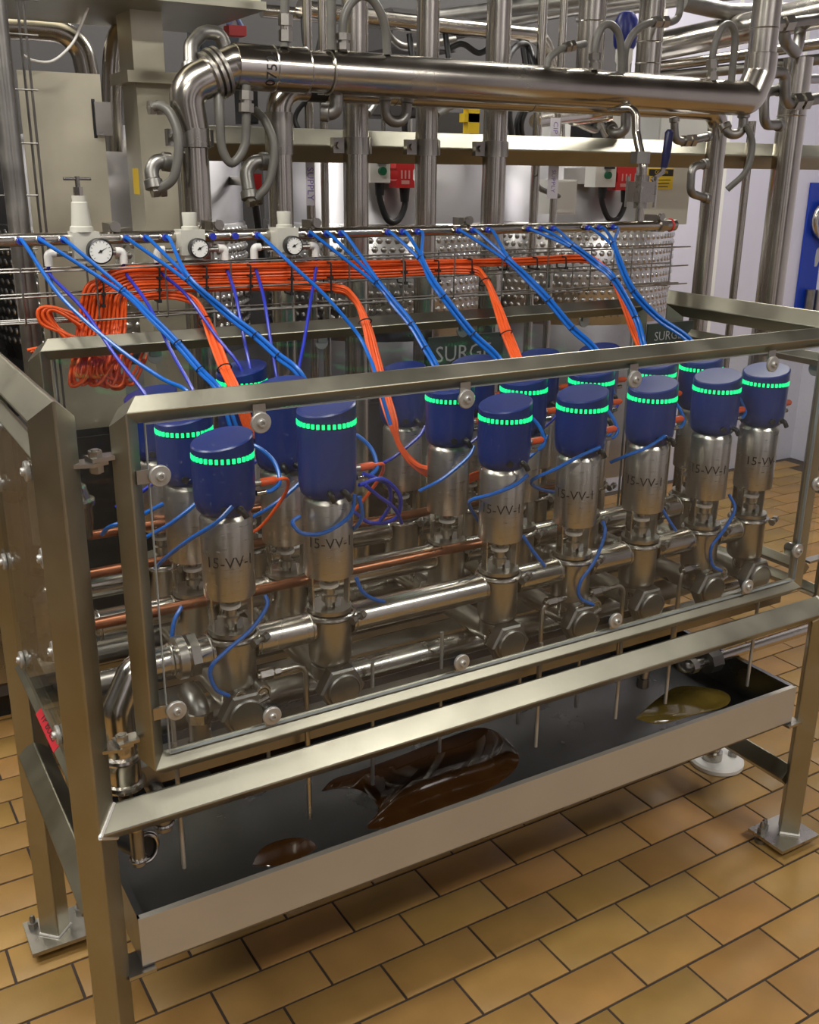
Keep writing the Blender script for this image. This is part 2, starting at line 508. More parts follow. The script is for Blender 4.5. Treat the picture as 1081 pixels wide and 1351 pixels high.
# ------------------------------------------------------------------ guard doors
def clamp(parent, p, tab, outward, name='panel_clamp'):
    """round washer, screw and the tab that ties the sheet to the tube"""
    p = V(p); o = V(outward)
    m = MB(); t = V(tab); side = t.cross(o).normalized() * .011
    q0 = p + t.normalized() * .0; q1 = p + t
    m.prism([q0 - side - o * .004, q0 + side - o * .004, q1 + side - o * .004, q1 - side - o * .004], o * .004)
    tb = m.build('clamp_tab', STEEL, parent)
    m = MB(); m.lathe(p, o, [(.0165, 0), (.0175, .002), (.0175, .006), (.016, .0075)], 24); m.build('washer', WASH, tb)
    m = MB(); m.lathe(p + o * .0075, o, [(.0075, 0), (.0075, .004), (.006, .006), (.0035, .0062), (.003, .003)], 14); m.build('screw', WASH, tb)

def guard_door(y, front, label):
    s = -1 if front else 1
    hx = .0225
    xa, xb, za, zb = .105, 1.742, .807, 1.429
    t = thing('guard_door', (xa, y, za), label, 'guard door')
    MB().dia((xa, y, za), (xa, y, zb), hx, m0=(1, 0, 1), m1=(-1, 0, 1)).build('stile', FRAME, t)
    MB().dia((xb, y, za), (xb, y, zb), hx, m0=(-1, 0, 1), m1=(1, 0, 1)).build('stile', FRAME, t)
    MB().dia((xa, y, zb), (xb, y, zb), hx, m0=(1, 0, -1), m1=(1, 0, 1)).build('top_rail', FRAME, t)
    MB().dia((xa, y, za), (xb, y, za), hx, m0=(1, 0, 1), m1=(1, 0, -1)).build('bottom_rail', FRAME, t)
    yp = y + s * .012
    m = MB(); ax, bx, az, bz = xa + .030, xb - .022, za + .022, zb - .021
    m.box((ax, yp - .004, az), (bx, yp + .004, bz)); pn = m.build('clear_panel', ACRYL, t)
    m = MB(); e = .0011
    m.box((ax - e, yp - .004, az - e), (ax, yp + .004, bz + e)); m.box((bx, yp - .004, az - e), (bx + e, yp + .004, bz + e))
    m.box((ax, yp - .004, bz), (bx, yp + .004, bz + e)); m.box((ax, yp - .004, az - e), (bx, yp + .004, az)); m.build('sheet_edge', EDGE, pn)
    tag(pn, 'clear acrylic sheet with specks')
    return t, yp

YD = 0.0
door, YP = guard_door(YD, True, 'long clear-panelled guard door hinged on the front of the valve frame')
for u, v, tab in ((343, 557, (0, 0, .03)), (614, 526, (0, 0, .03)), (836, 500, (0, 0, .03)), (1018, 480, (0, 0, .03)),
                  (210, 627, (-.035, 0, 0)), (1051, 726, (.03, 0, 0)), (1077, 638, (.03, 0, 0)),
                  (232, 936, (-.04, 0, 0)), (358, 943, (0, 0, -.02)), (608, 873, (0, 0, -.02)), (811, 818, (0, 0, -.02)), (985, 773, (0, 0, -.02))):
    clamp(door, at(u, v, y=YP - .005), tab, (0, -1, 0))
for z, on_door in ((1.352, 1), (.86, 0)):
    m = MB(); m.prism([(.02, -.012, z), (.05, -.022, z), (.075, -.012, z), (.06, .018, z), (.02, .012, z)], (0, 0, .006)); m.build('hinge_plate', STEEL, fr)
    m = MB(); m.prism([(.045, .012, z + .0065), (.05, -.02, z + .0065), (.085, -.014, z + .0065), (.085, .012, z + .0065)], (0, 0, .006)); hp = m.build('hinge_plate', STEEL, door)
    m = MB(); m.cyl((.058, -.004, z - .014), (.058, -.004, z + .024), .0065, seg=10); m.cyl((.058, -.004, z + .0125), (.058, -.004, z + .022), .011, seg=6); m.cyl((.058, -.004, z - .012), (.058, -.004, z), .011, seg=6); m.build('hinge_bolt', STEEL, hp)
    m = MB(); m.prism([(L - .095, -.012, z), (L - .03, -.012, z), (L - .03, .012, z), (L - .095, .012, z)], (0, 0, .006)); m.build('latch_plate', STEEL, door)

rdoor, YPB = guard_door(D, False, 'clear-panelled guard door along the back of the valve frame')
for x in (.35, .75, 1.15, 1.55):
    clamp(rdoor, (x, YPB + .005, 1.395), (0, 0, .03), (0, 1, 0))
    clamp(rdoor, (x, YPB + .005, .842), (0, 0, -.03), (0, 1, 0))

def end_panel(x, s, label):
    t = thing('end_panel', (x, D / 2, .80), label, 'guard panel')
    hx = .018
    y0, y1, z0, z1 = .07, D - .07, .80, 1.345
    xs = x - s * .0
    m = MB(); m.box((x + s * .012 - .003, y0, z0), (x + s * .012 + .003, y1, z1)); m.build('clear_panel', ACRYL, t)
    for (a, b) in (((x, y0, z0), (x, y1, z0)), ((x, y0, z1), (x, y1, z1))):
        MB().dia(a, b, hx).build('edge_rail', FRAME, t)
    for yy in (y0 + .07, y1 - .08):
        for zz, tz in ((z0 + .03, -.02), (z1 - .03, .02)):
            clamp(t, (x + s * .016, yy, zz), (0, 0, tz), (s, 0, 0))
    for yy in (y0 + .01, y1 - .01):
        for zz in (z0 + .22, z1 - .16):
            clamp(t, (x + s * .016, yy, zz), (0, (.05 if yy > .3 else -.05), 0), (s, 0, 0))
    return t
end_panel(0, -1, 'clear end panel with edge rails beside the red-taped side rail')
end_panel(L, 1, 'clear end panel by the pale wall at the frame end without red tape')

# ------------------------------------------------------------------ drip tray
tx0, tx1, ty0, ty1, tz0, tz1 = .058, 1.812, .0, .60, .393, .50
tr = thing('drip_tray', (.9, .3, tz0), 'long shallow stainless drip tray with brown spills under the valves', 'tray')
m = MB(); m.box((tx0, ty0, tz0), (tx1, ty1, tz0 + .004)); m.build('tray_floor', TRAY_SHADED, tr)
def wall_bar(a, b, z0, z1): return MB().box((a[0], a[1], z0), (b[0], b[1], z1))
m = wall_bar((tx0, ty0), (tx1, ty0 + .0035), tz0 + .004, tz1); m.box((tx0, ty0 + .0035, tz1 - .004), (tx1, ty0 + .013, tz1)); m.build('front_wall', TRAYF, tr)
m = wall_bar((tx0, ty1 - .0035), (tx1, ty1), tz0 + .004, tz1); m.box((tx0, ty1 - .013, tz1 - .004), (tx1, ty1 - .0035, tz1)); m.build('back_wall', TRAY_SHADED, tr)
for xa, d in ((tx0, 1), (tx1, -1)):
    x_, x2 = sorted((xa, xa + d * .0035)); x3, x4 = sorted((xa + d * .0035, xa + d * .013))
    m = MB().box((x_, ty0 + .0035, tz0 + .004), (x2, ty1 - .0035, tz1)); m.box((x3, ty0 + .013, tz1 - .004), (x4, ty1 - .013, tz1)); m.build('end_wall', TRAY_SHADED, tr)
for x_ in (.035, L - .075):
    for y_ in (.0, D - .05):
        m = MB(); m.box((x_ - .005, y_ - .012, tz0 - .008), (x_ + .045, y_ + .05, tz0 - .001)); m.build('bracket', STEEL, fr)
def puddle(name, pts, material, label, z=tz0 + .0041):
    P = spl([at(u, v, z=z) for u, v in pts] + [at(*pts[0], z=z)], 5)[:-1]
    P = [p for p in P]
    for p in P:
        p.x = min(max(p.x, tx0 + .006), tx1 - .006); p.y = min(max(p.y, ty0 + .006), ty1 - .006); p.z = z
    c = sum(P, V((0, 0, 0))) / len(P)
    m = MB(); a = m.ring(P); b = m.ring([p.lerp(c, .03) + V((0, 0, .0016)) for p in P])
    m.skin(a, b); m.f.append(tuple(b))
    return tag(m.build(name, material, None, origin=c), label, 'puddle')
puddle('spill', [(332, 1142), (345, 1120), (372, 1108), (402, 1106), (418, 1117), (400, 1130), (365, 1142)], LIQUID, 'small half-round brown puddle at the tray front wall')
puddle('spill', [(424, 1044), (440, 1028), (470, 1018), (520, 1000), (585, 975), (640, 960), (678, 985), (682, 1012), (640, 1045), (580, 1068), (520, 1090), (484, 1092), (500, 1068), (478, 1044), (450, 1040)], LIQUID, 'broad ragged brown puddle across the middle of the drip tray')
puddle('spill', [(838, 948), (870, 920), (900, 905), (955, 912), (960, 930), (910, 945), (870, 955)], OIL, 'yellowish puddle in the tray end below the pipe union')
puddle('spill', [(270, 1010), (330, 985), (390, 955), (440, 960), (400, 985), (340, 1010), (290, 1025)], LIQUID, 'narrow brown puddle at the tray back under the hinged door end')

# ------------------------------------------------------------------ valves
PX, ROWS = .201, (.105, .312, .519)
COLX = [.299 + PX * i for i in range(7)] + [1.668]
HR = .0545
def make_valve(dz):
    """valve at the origin, z as in the machine; dz lengthens the blue head"""
    t = bpy.data.objects.new('process_valve', None); t.empty_display_size = .05; col.objects.link(t)
    t.location = (0, 0, 0)
    m = MB(); m.lathe((0, 0, 0), (0, 0, 1), [(.040, 1.206), (.0455, 1.2085), (.0505, 1.215), (.0535, 1.227), (HR, 1.243), (HR, 1.3035 + dz)], 40); hd = m.build('head', BLUE, t)
    m = MB(); n = 40
    rings = []
    for r, zf in ((HR, None), (HR, 0), (HR - .003, .0022), (0.002, .0026)):
        pts = []
        for i in range(n):
            a = 2 * math.pi * i / n; x, y = r * math.cos(a), r * math.sin(a)
            z = 1.3165 + dz if zf is None else 1.337 + dz + zf + .20 * x + .06 * y
            pts.append((x, y, z))
        rings.append(m.ring(pts))
    for a, b in zip(rings, rings[1:]): m.skin(a, b)
    m.f.append(tuple(rings[0][::-1])); m.f.append(tuple(rings[-1])); m.build('head_cap', BLUE, t, sharp=22)
    m = MB(); m.lathe((0, 0, 0), (0, 0, 1), [(HR - .003, 1.3035 + dz), (HR - .003, 1.3165 + dz)], 40); m.build('ring_base', BLACK, hd)
    m = MB(); k = 34
    for i in range(k):
        a0 = 2 * math.pi * (i + .24) / k; a1 = 2 * math.pi * (i + .76) / k
        pts = [(rr * math.cos(a), rr * math.sin(a), z) for rr, a, z in ((HR - .003, a0, 0), (HR + .0006, a0, 0), (HR + .0006, a1, 0), (HR - .003, a1, 0))]
        m.prism([(x, y, 1.306 + dz) for x, y, _ in pts], (0, 0, .0085))
    tag(m.build('led_ring', LED, t), 'lit green indicator ring')
    m = MB(); m.lathe((0, 0, 0), (0, 0, 1), [(.043, 1.048), (.0465, 1.0495), (.047, 1.053), (.047, 1.196), (.0445, 1.2), (.0405, 1.206)], 36); m.build('actuator', BODY, t)
    m = MB()
    for sx in (-1, 1):
        m.prism([(sx * .041, -.009, 1.05), (sx * .041, .009, 1.05), (sx * .0375, .009, 1.05), (sx * .0375, -.009, 1.05)], (-sx * .002, 0, -.074))
    m.lathe((0, 0, 0), (0, 0, 1), [(.040, .974), (.043, .974), (.043, .982), (.040, .982)], 30); m.build('yoke', STEEL, t)
    m = MB(); m.lathe((0, 0, 0), (0, 0, 1), [(.0095, .975), (.0095, .99), (.0155, .991), (.0155, 1.004), (.011, 1.006), (.011, 1.02), (.0095, 1.021), (.0095, 1.049)], 16); st = m.build('stem', STEEL, t)
    m = MB(); m.lathe((0, 0, 0), (0, 0, 1), [(.018, 1.021), (.019, 1.022), (.019, 1.028), (.018, 1.029)], 20); m.build('collar', WHITE, st)
    m = MB(); m.prism([(.004, -.018, .974), (.016, -.020, .974), (.018, -.013, .998), (.006, -.011, .998)], (.002, .009, 0)); m.build('stem_block', CASTM, st)
    m = MB(); m.torus((0, 0, .9655), (0, 0, 1), .0455, .0055, 32, 8); cl = m.build('clamp_ring', PIPE, t)
    m = MB(); m.cyl((.022, -.056, .9655), (.052, -.040, .9655), .0045, seg=8); m.cyl((.018, -.058, .9655), (.026, -.054, .9655), .0085, seg=6); m.cyl((.042, -.046, .9655), (.054, -.039, .9655), .0085, seg=6); m.build('clamp_bolt', CASTM, cl)
    m = MB(); m.lathe((0, 0, 0), (0, 0, 1), [(.034, .862), (.040, .868), (.0425, .874), (.0425, .962)], 32); m.build('housing', STEEL, t)
    # air and cable connections near the foot of the head
    zc = 1.2245
    d = V((.10, -.995, 0)).normalized()
    for k_, ang in enumerate((0, -27)):
        dd = Matrix.Rotation(math.radians(ang), 3, 'Z') @ d
        p = dd * .0525 + V((0, 0, zc))
        m = MB(); m.cyl(p, p + dd * .006, .0068, seg=12); rg_ = m.build('fitting_ring', PIPE if k_ == 0 else BLACK, hd)
        if k_ == 0 or dz:
            m = MB(); m.tube(bend([p + dd * .004, p + dd * .013, p + dd * .013 + V((.007, -.002, -.013))], .005, 5), .0055, 10); m.build('air_elbow', BLACK, hd)
    m = MB(); p = V((.053, -.004, 1.250)); m.cyl(p, p + V((.012, 0, 0)), .007, seg=12); m.build('cable_socket', STEEL, hd)
    m = MB(); m.lathe(p + V((.012, 0, 0)), (1, .05, 0), [(.0075, 0), (.0075, .028), (.004, .034)], 12); m.build('cable_plug', ORANGE, hd)
    m = MB(); p = V((.053, -.016, 1.235)); m.cyl(p, p + V((.018, 0, 0)), .0052, seg=10); m.build('hose_nipple', PIPE, hd)
    return t
v_short, v_tall = make_valve(0.0), make_valve(.037)
spare = {}
for key, src, n in (('tall', v_tall, 3), ('short', v_short, 17)):
    spare[key] = [copy_tree(src) for _ in range(n - 1)] + [src]
FIRST = {0: 'first', 1: 'second', 3: 'third', 4: 'fourth', 5: 'fifth', 6: 'sixth', 7: 'seventh'}
ROWN = ('row behind the hinged front door', 'middle row', 'row along the back guard door')
for r, y in enumerate(ROWS):
    for ci, x in enumerate(COLX):
        if ci == 2 or (r == 2 and ci == 7): continue
        tall = ci == 1
        src = v_tall if tall else v_short
        key = 'tall' if tall else 'short'
        t = spare[key].pop()
        t.location = (x, y, 0)
        tag(t, ('tall' if tall else 'short') + '-headed blue process valve, %s from the red-taped end, %s' % (FIRST[ci], ROWN[r]), 'valve', 'blue-headed process valves in the frame')
        if r == 0:
            R1 = .0476
            off = {0: 0.0, 1: .0, 3: -.004, 4: -.008, 5: -.006, 6: -.002, 7: .02}[ci]
            a_c = math.atan2(CAM.y - y, CAM.x - x) + .10
            def cyl_place(px, py, x=x, y=y, a_c=a_c, off=off):
                a = a_c + (px + off) / R1
                return V((x + R1 * math.cos(a), y + R1 * math.sin(a), 1.123 + py))
            lettering('marking', '15-VV-1', .029, cyl_place, INK, t)
        if r == 0 and ci in (1, 3, 5):
            m = MB(); m.lathe((x, y, 0), (0, 0, 1), [(.036, .832), (.039, .834), (.039, .860), (.036, .862)], 28); hb = m.build('neck_ring', CASTM, t)
            def ring_place(px, py, x=x, y=y):
                a = math.atan2(CAM.y - y, CAM.x - x) + .2 - px / .0396
                return V((x + .0396 * math.cos(a), y + .0396 * math.sin(a), .847 - py))
            lettering('marking', 'VV 1265', .0145, ring_place, INK, hb)
            MB().lathe((x, y, 0), (0, 0, 1), [(.027, .80), (.027, .832)], 24).build('neck', PIPE, t)

# ------------------------------------------------------------------ pipework in the machine
def pipe_thing(name, pts, r, material, label, cat='pipe', group=None, rad=None, seg=18):
    P = bend(pts, rad or r * 1.8)
    o = MB().tube(P, r, seg).build(name, material, None, origin=P[0])
    return tag(o, label, cat, group)
ZM = .943
mains = []
for r, y in enumerate(ROWS):
    t = thing('manifold_pipe', (.15, y, ZM - .03), ('stainless manifold pipe through the valve bodies, ' + ROWN[r]), 'pipe', 'manifold pipes through the valve rows')
    xs = [x for ci, x in enumerate(COLX) if ci != 2 and not (r == 2 and ci == 7)]
    ends = [.175 if r == 0 else .10] + xs
    for a, b in zip(ends, xs):
        a2 = a + (.041 if a in COLX else 0); b2 = b - .041
        if b2 - a2 < .02: continue
        m = MB(); m.cyl((a2, y, ZM), (b2, y, ZM), .0295, seg=28); sg = m.build('pipe_run', PIPE, t)
        for xx in (a2 + .006, b2 - .006):
            MB().torus((xx, y, ZM), (1, 0, 0), .0293, .0016, 28, 6).build('weld_seam', STEEL, sg)
    if r == 0:
        m = MB(); m.cyl((.190, y, ZM), (.206, y, ZM), .040, seg=12); m.cyl((.212, y, ZM), (.228, y, ZM), .041, seg=8); m.build('union_nut', STEEL, t)
        P = bend([(.175, y, ZM), (.115, y - .005, ZM), (.075, y - .02, .88), (.075, y - .022, .79)], .03)
        MB().tube(P, .0285, 24).build('elbow', PIPE, t)
        m = MB(); m.torus((.075, y - .022, .79), (0, 0, 1), .03, .007, 24, 8); m.cyl((.075, y - .022, .73), (.075, y - .022, .788), .031, seg=24); m.torus((.075, y - .022, .735), (0, 0, 1), .031, .008, 24, 8); m.build('ferrule', PIPE, t)
    else:
        P = bend([(.10, y, ZM), (.052, y, ZM), (.052, y, .80)], .035)
        MB().tube(P, .0285, 20).build('elbow', STEEL, t)
for ci, x in enumerate(COLX):
    if ci == 2: continue
    t = thing('cross_pipe', (x, .06, .80), 'cross pipe with a hex end nut under the %s valves from the red-taped end' % FIRST[ci], 'pipe', 'cross pipes under the valve columns')
    zc = .822
    MB().cyl((x, .07, zc), (x, .56, zc), .026, seg=22).build('pipe_run', STEEL, t)
    m = MB(); m.lathe((x, .078, zc), (0, -1, 0), [(.047, 0), (.0485, .004), (.0485, .026), (.044, .030)], 6); nt = m.build('hex_nut', CASTM, t, sharp=20)
    m = MB(); m.lathe((x, .048, zc), (0, -1, 0), [(.035, 0), (.035, .004), (.032, .007), (.031, .0055)], 30); m.build('end_cap', CASTM, nt)
    for y in ROWS[1:]:
        MB().cyl((x, y, zc), (x, y, .864), .026, seg=18).build('riser', STEEL, t)
    if ci not in (1, 3, 5):
        MB().cyl((x, ROWS[0], zc), (x, ROWS[0], .864), .026, seg=18).build('riser', STEEL, t)

# lower header pipes, and channels added as occluders over the lit floor
for y, z, r_, lab in ((.205, .765, .0265, 'lower stainless pipe under the gap between the front and middle valve rows'),
                      (.415, .765, .0265, 'lower stainless pipe under the gap between the middle and back valve rows'),
                      (.56, .764, .0265, 'lower stainless pipe along the back guard door')):
    tag(MB().cyl((.08, y, z), (1.78, y, z), r_, seg=24).build('lower_pipe', STEEL, None, origin=(.08, y, z)), lab, 'pipe', 'lower pipes under the valves')
for y, lab in ((.13, 'dark carrier channel under the front valve row'), (.34, 'dark carrier channel under the middle valve row'), (.48, 'dark carrier channel under the back valve row')):
    m = MB(); m.box((.04, y - .03, .735), (1.83, y + .03, .742)); m.box((.04, y - .03, .70), (1.83, y - .026, .735)); m.box((.04, y + .026, .70), (1.83, y + .03, .735))
    tag(m.build('carrier_channel', CASTM, None, origin=(.04, y, .70)), lab, 'channel')

# filter bowl and hose seen between the hinged post and the door stile
t = thing('filter_bowl', (.10, .42, 1.08), 'domed steel filter bowl with a grey hose behind the hinged door stile', 'filter')
MB().lathe((.10, .42, 1.08), (0, 0, 1), [(.02, 0), (.034, .012), (.038, .04), (.038, .075), (.044, .078), (.044, .088), (.036, .092), (.03, .115), (.012, .128)], 28).build('bowl', PIPE, t)
MB().tube(spl([(.10, .42, 1.20), (.10, .40, 1.235), (.06, .40, 1.24), (.04, .44, 1.21), (.04, .46, 1.10), (.04, .46, 1.075)], 6), .013, 12).build('hose', RUBBER, t)
MB().cyl((.10, .42, 1.02), (.10, .42, 1.081), .012, seg=14).build('stem', STEEL, t)
# copper pipes
pipe_thing('copper_pipe', [(.05, .21, .993), (1.02, .21, .998)], .0105, COPPER, 'copper pipe running between the front and middle valve rows', rad=.02)
pipe_thing('copper_pipe', [(.05, .415, 1.01), (1.40, .415, 1.015)], .0105, COPPER, 'copper pipe running between the middle and back valve rows', rad=.02)
pipe_thing('copper_pipe', [(.04, .46, 1.075), (.60, .46, 1.075)], .0095, COPPER, 'short upper copper pipe beside the back valve row', rad=.02)
t = thing('brass_fitting', (.060, .312, .975), 'brass hex elbow fitting on the pipe by the hinged post', 'fitting')
m = MB(); m.cyl((.060, .30, .972), (.060, .30, .992), .018, seg=16); m.build('base_ring', PIPE, t)
m = MB(); m.cyl((.060, .30, .992), (.060, .30, 1.004), .016, seg=16); m.build('seal', mat('pale_seal', (.62, .40, .34), 0, .5), t)
m = MB(); m.cyl((.060, .30, 1.004), (.060, .30, 1.03), .013, seg=6); m.build('hex_body', BRASS, t)
m = MB(); m.cyl((.066, .302, 1.034), (.040, .29, 1.04), .0145, seg=6); m.torus((.055, .297, 1.036), (1, .4, -.2), .015, .004, 16, 6); m.build('hex_nut', BRASS, t)

# leak-detection rods and bent sample tubes
rods = [(243, 1145, .06, .80), (492, 1035, .16, .80), (580, 992, .16, .83), (683, 955, .17, .80), (707, 985, .06, .80), (760, 933, .17, .80), (812, 948, .06, .78), (878, 928, .06, .78), (986, 905, .06, .78), (355, 1010, .2, .80), (172 + 60, 1000, .1, .84)]
for u, v, y, zt in rods:
    p = at(u, v, y=y)
    tag(MB().cyl(p, (p.x, p.y, zt), .0042, seg=10).build('drain_rod', WASH, None, origin=p), 'thin steel drain rod hanging below the valves over the drip tray', 'rod', 'drain rods over the tray')
def sample_tube(u0, v0, u1, v1, y, zb, after):
    a = at(u0, v0, y=y); b = at(u1, v1, y=y)
    t = thing('sample_tube', a, 'bent steel sample tube beside the %s front valve from the red-taped end' % after, 'tube', 'bent sample tubes')
    P = bend([a, (b.x, y, a.z), (b.x, y, zb)], .022)
    MB().tube(P, .0052, 10).build('tube_run', STEEL, t)
    m = MB(); m.cyl(a + V((-.045, 0, 0)), a + V((-.020, 0, 0)), .0115, seg=6); m.cyl(a + V((-.016, 0, 0)), a + V((-.004, 0, 0)), .0085, seg=6); m.cyl(a + V((-.05, 0, 0)), a + V((.01, 0, 0)), .006, seg=10); m.build('compression_nut', PIPE, t)
sample_tube(372, 884, 404, 900, .075, .536, 'first')
sample_tube(742, 790, 716, 800, .075, .70, 'third')
sample_tube(800, 777, 822, 790, .075, .70, 'fourth')
sample_tube(918, 748, 897, 770, .075, .70, 'fifth')

def seat_lifter(ci):
    x = COLX[ci]; y = ROWS[0]
    t = thing('seat_lifter', (x, y - .03, .86), 'small twin steel cylinders below the %s front valve from the red-taped end' % FIRST[ci], 'fitting', 'twin cylinders under the valves')
    for dx in (-.012, .034):
        m = MB(); m.cyl((x + dx, y + .005, .868), (x + dx + .004, y - .045, .856), .0165, seg=18); cyl_ = m.build('cylinder', CASTM, t)
        m = MB(); m.torus((x + dx + .004, y - .047, .856), (0, 1, 0), .0125, .0035, 20, 6); m.cyl((x + dx + .004, y - .045, .856), (x + dx + .004, y - .05, .856), .009, seg=14); m.build('end_ring', PIPE, cyl_)
    m = MB(); m.tube(spl([(x - .02, y - .055, .845), (x + .01, y - .058, .843), (x + .045, y - .056, .850)], 5), .0042, 8); m.build('link_tube', PIPE, t)
for ci in (0, 4, 6): seat_lifter(ci)

# loose pipework at the foot of the machine
def elbow_drop(x, y, z0, z1, r, label):
    t = thing('drain_elbow', (x, y, z1), label, 'pipe fitting')
    MB().tube(bend([(x, y + .06, z0), (x, y, z0), (x, y, z1)], r * 1.8), r, 16).build('elbow', CASTM, t)
    MB().torus((x, y, z1 + .012), (0, 0, 1), r, .004, 20, 6).build('seam_ring', PIPE, t)
    MB().cyl((x, y, z0 - .03), (x, y, z0 - .012), r * 1.22, seg=6).build('hex_nut', STEEL, t)
p = at(178, 1130, y=.03); elbow_drop(p.x + .006, .03, .70, .595, .0125, 'capped grey drain elbow beside the hinged post over the tray')
p = at(215, 1075, y=.06); elbow_drop(p.x, .06, .69, .63, .016, 'short fat drain elbow next to the tray outlet')
t = thing('tray_outlet', at(192, 1122, y=.09), 'round steel-rimmed outlet with dark bore over the tray corner', 'outlet')
c0 = at(192, 1120, y=.09)
m = MB(); m.torus(c0, (.3, -1, .2), .026, .0035, 28, 8); m.torus(c0 + V((.003, .008, 0)), (.3, -1, .2), .0265, .003, 28, 8); m.build('rim', PIPE, t)
m = MB(); m.lathe(c0 + V((0, .004, 0)), (-.3, 1, -.2), [(.024, 0), (.024, .06)], 24); m.build('bore', BLACK, t)
a = at(352, 1000, y=.12)
p = at(262, 925, y=.10); elbow_drop(p.x, .10, .84, .75, .021, 'dark cast drain elbow with a pale seam behind the front panel')
t = thing('drain_line', at(960, 868, y=.25), 'horizontal drain pipe with big union nut over the tray end', 'pipe')
a, b = at(935, 872, y=.20), at(1045, 842, y=.20); b.z = a.z
MB().cyl(a, b + V((.3, 0, 0)), .0145, seg=18).build('pipe_run', PIPE, t)
d = (b - a).normalized()
m = MB(); m.cyl(a - d * .012, a + d * .028, .034, seg=8); m.build('union_nut', CASTM, t)
MB().tube(bend([a, a - d * .11, a - d * .11 + V((0, .0, .09))], .03), .0135, 14).build('elbow', STEEL, t)
m = MB(); m.cyl(a - d * .05, a - d * .07, .020, seg=8); m.build('lock_nut', STEEL, t)
t = thing('drain_line', at(860, 880, y=.12), 'small capped drain elbow over the yellowish puddle', 'pipe fitting')
a = at(850, 885, y=.15)
MB().tube(bend([a + V((.10, .0, .03)), a + V((.01, 0, .02)), a + V((0, 0, -.035))], .02), .010, 12).build('elbow', STEEL, t)
m = MB(); m.cyl(a + V((0, 0, -.045)), a + V((0, 0, -.02)), .0155, seg=8); m.build('cap', CASTM, t)
pipe_thing('return_bend', [(1.50, .30, .775), (1.80, .22, .775), (1.80, .12, .775), (1.56, .12, .775)], .011, STEEL, 'steel return-bend pipe below the last valves', rad=.03)
# equipment foot standing on the floor behind the tray
fp = at(945, 1005, z=.0)
t = thing('levelling_stand', (fp.x, fp.y, 0), 'round white foot plate with threaded stud behind the drip tray', 'foot')
m = MB(); m.lathe((fp.x, fp.y, .001), (0, 0, 1), [(.085, 0), (.085, .012), (.078, .018)], 40); m.build('base_disc', WHITE, t)
m = MB(); m.lathe((fp.x - .02, fp.y, .018), (0, 0, 1), [(.03, 0), (.03, .03), (.022, .032), (.022, .33)], 20); m.build('stud', STEEL, t)
m = MB(); m.cyl((fp.x + .05, fp.y - .02, .018), (fp.x + .05, fp.y - .02, .034), .015, seg=6); m.lathe((fp.x + .05, fp.y - .02, .034), (0, 0, 1), [(.009, 0), (.009, .018), (.004, .026)], 10); m.build('anchor_bolt', CASTM, t)

# ------------------------------------------------------------------ air header behind the machine
YH, ZH = .75, 1.637
t = thing('air_header', (.0, YH, ZH - .02), 'long horizontal stainless compressed-air header with push-in fittings', 'pipe')
xe = at(880, 301, y=YH).x
MB().cyl((-.25, YH, ZH), (xe, YH, ZH), .0135, seg=20).build('header_pipe', PIPE, t)
m = MB(); m.cyl((xe - .035, YH, ZH), (xe - .01, YH, ZH), .019, seg=8); m.cyl((xe - .01, YH, ZH), (xe + .03, YH, ZH), .0165, seg=16); m.build('end_cap', STEEL, t)
m = MB(); m.torus((xe + .012, YH, ZH), (1, 0, 0), .0165, .003, 20, 6); m.build('seal_ring', RED, t)
CL = {  # hose clusters: start u list, start v, then shared route (u, v)
 0: ([27], 313, [(75, 385), (120, 430), (170, 470), (215, 500), (252, 522)]),
 1: ([55, 85], 313, [(160, 385), (195, 418), (232, 455), (262, 490), (290, 522)]),
 2: ([168, 194, 220], 313, [(246, 370), (300, 418), (335, 445), (365, 472), (396, 500)]),
 3: ([342], 312, [(386, 350), (428, 389), (470, 438), (487, 470), (497, 498)]),
 4: ([412, 433, 452], 312, [(496, 375), (518, 402), (541, 430), (560, 462), (576, 492)]),
 5: ([514, 533, 553], 311, [(554, 343), (566, 368), (583, 393), (622, 443), (660, 482)]),
 6: ([607, 626, 646], 309, [(667, 343), (695, 370), (722, 398), (753, 435), (788, 470)]),
 7: ([700, 716, 732], 305, [(753, 326), (785, 350), (808, 370), (837, 421), (849, 462)]),
 8: ([778, 793, 811], 303, [(808, 324), (817, 350), (834, 386), (866, 421), (912, 456)]),
}
WHERE = {0: 'single hose nearest the red-taped frame end', 1: 'pair before the first pressure regulator', 2: 'bundle between the first and second gauges',
         3: 'single hose between the second and third gauges', 4: 'bundle just past the third gauge', 5: 'second bundle past the third gauge',
         6: 'third bundle past the third gauge', 7: 'fourth bundle past the third gauge', 8: 'last bundle beside the ball valve drop'}
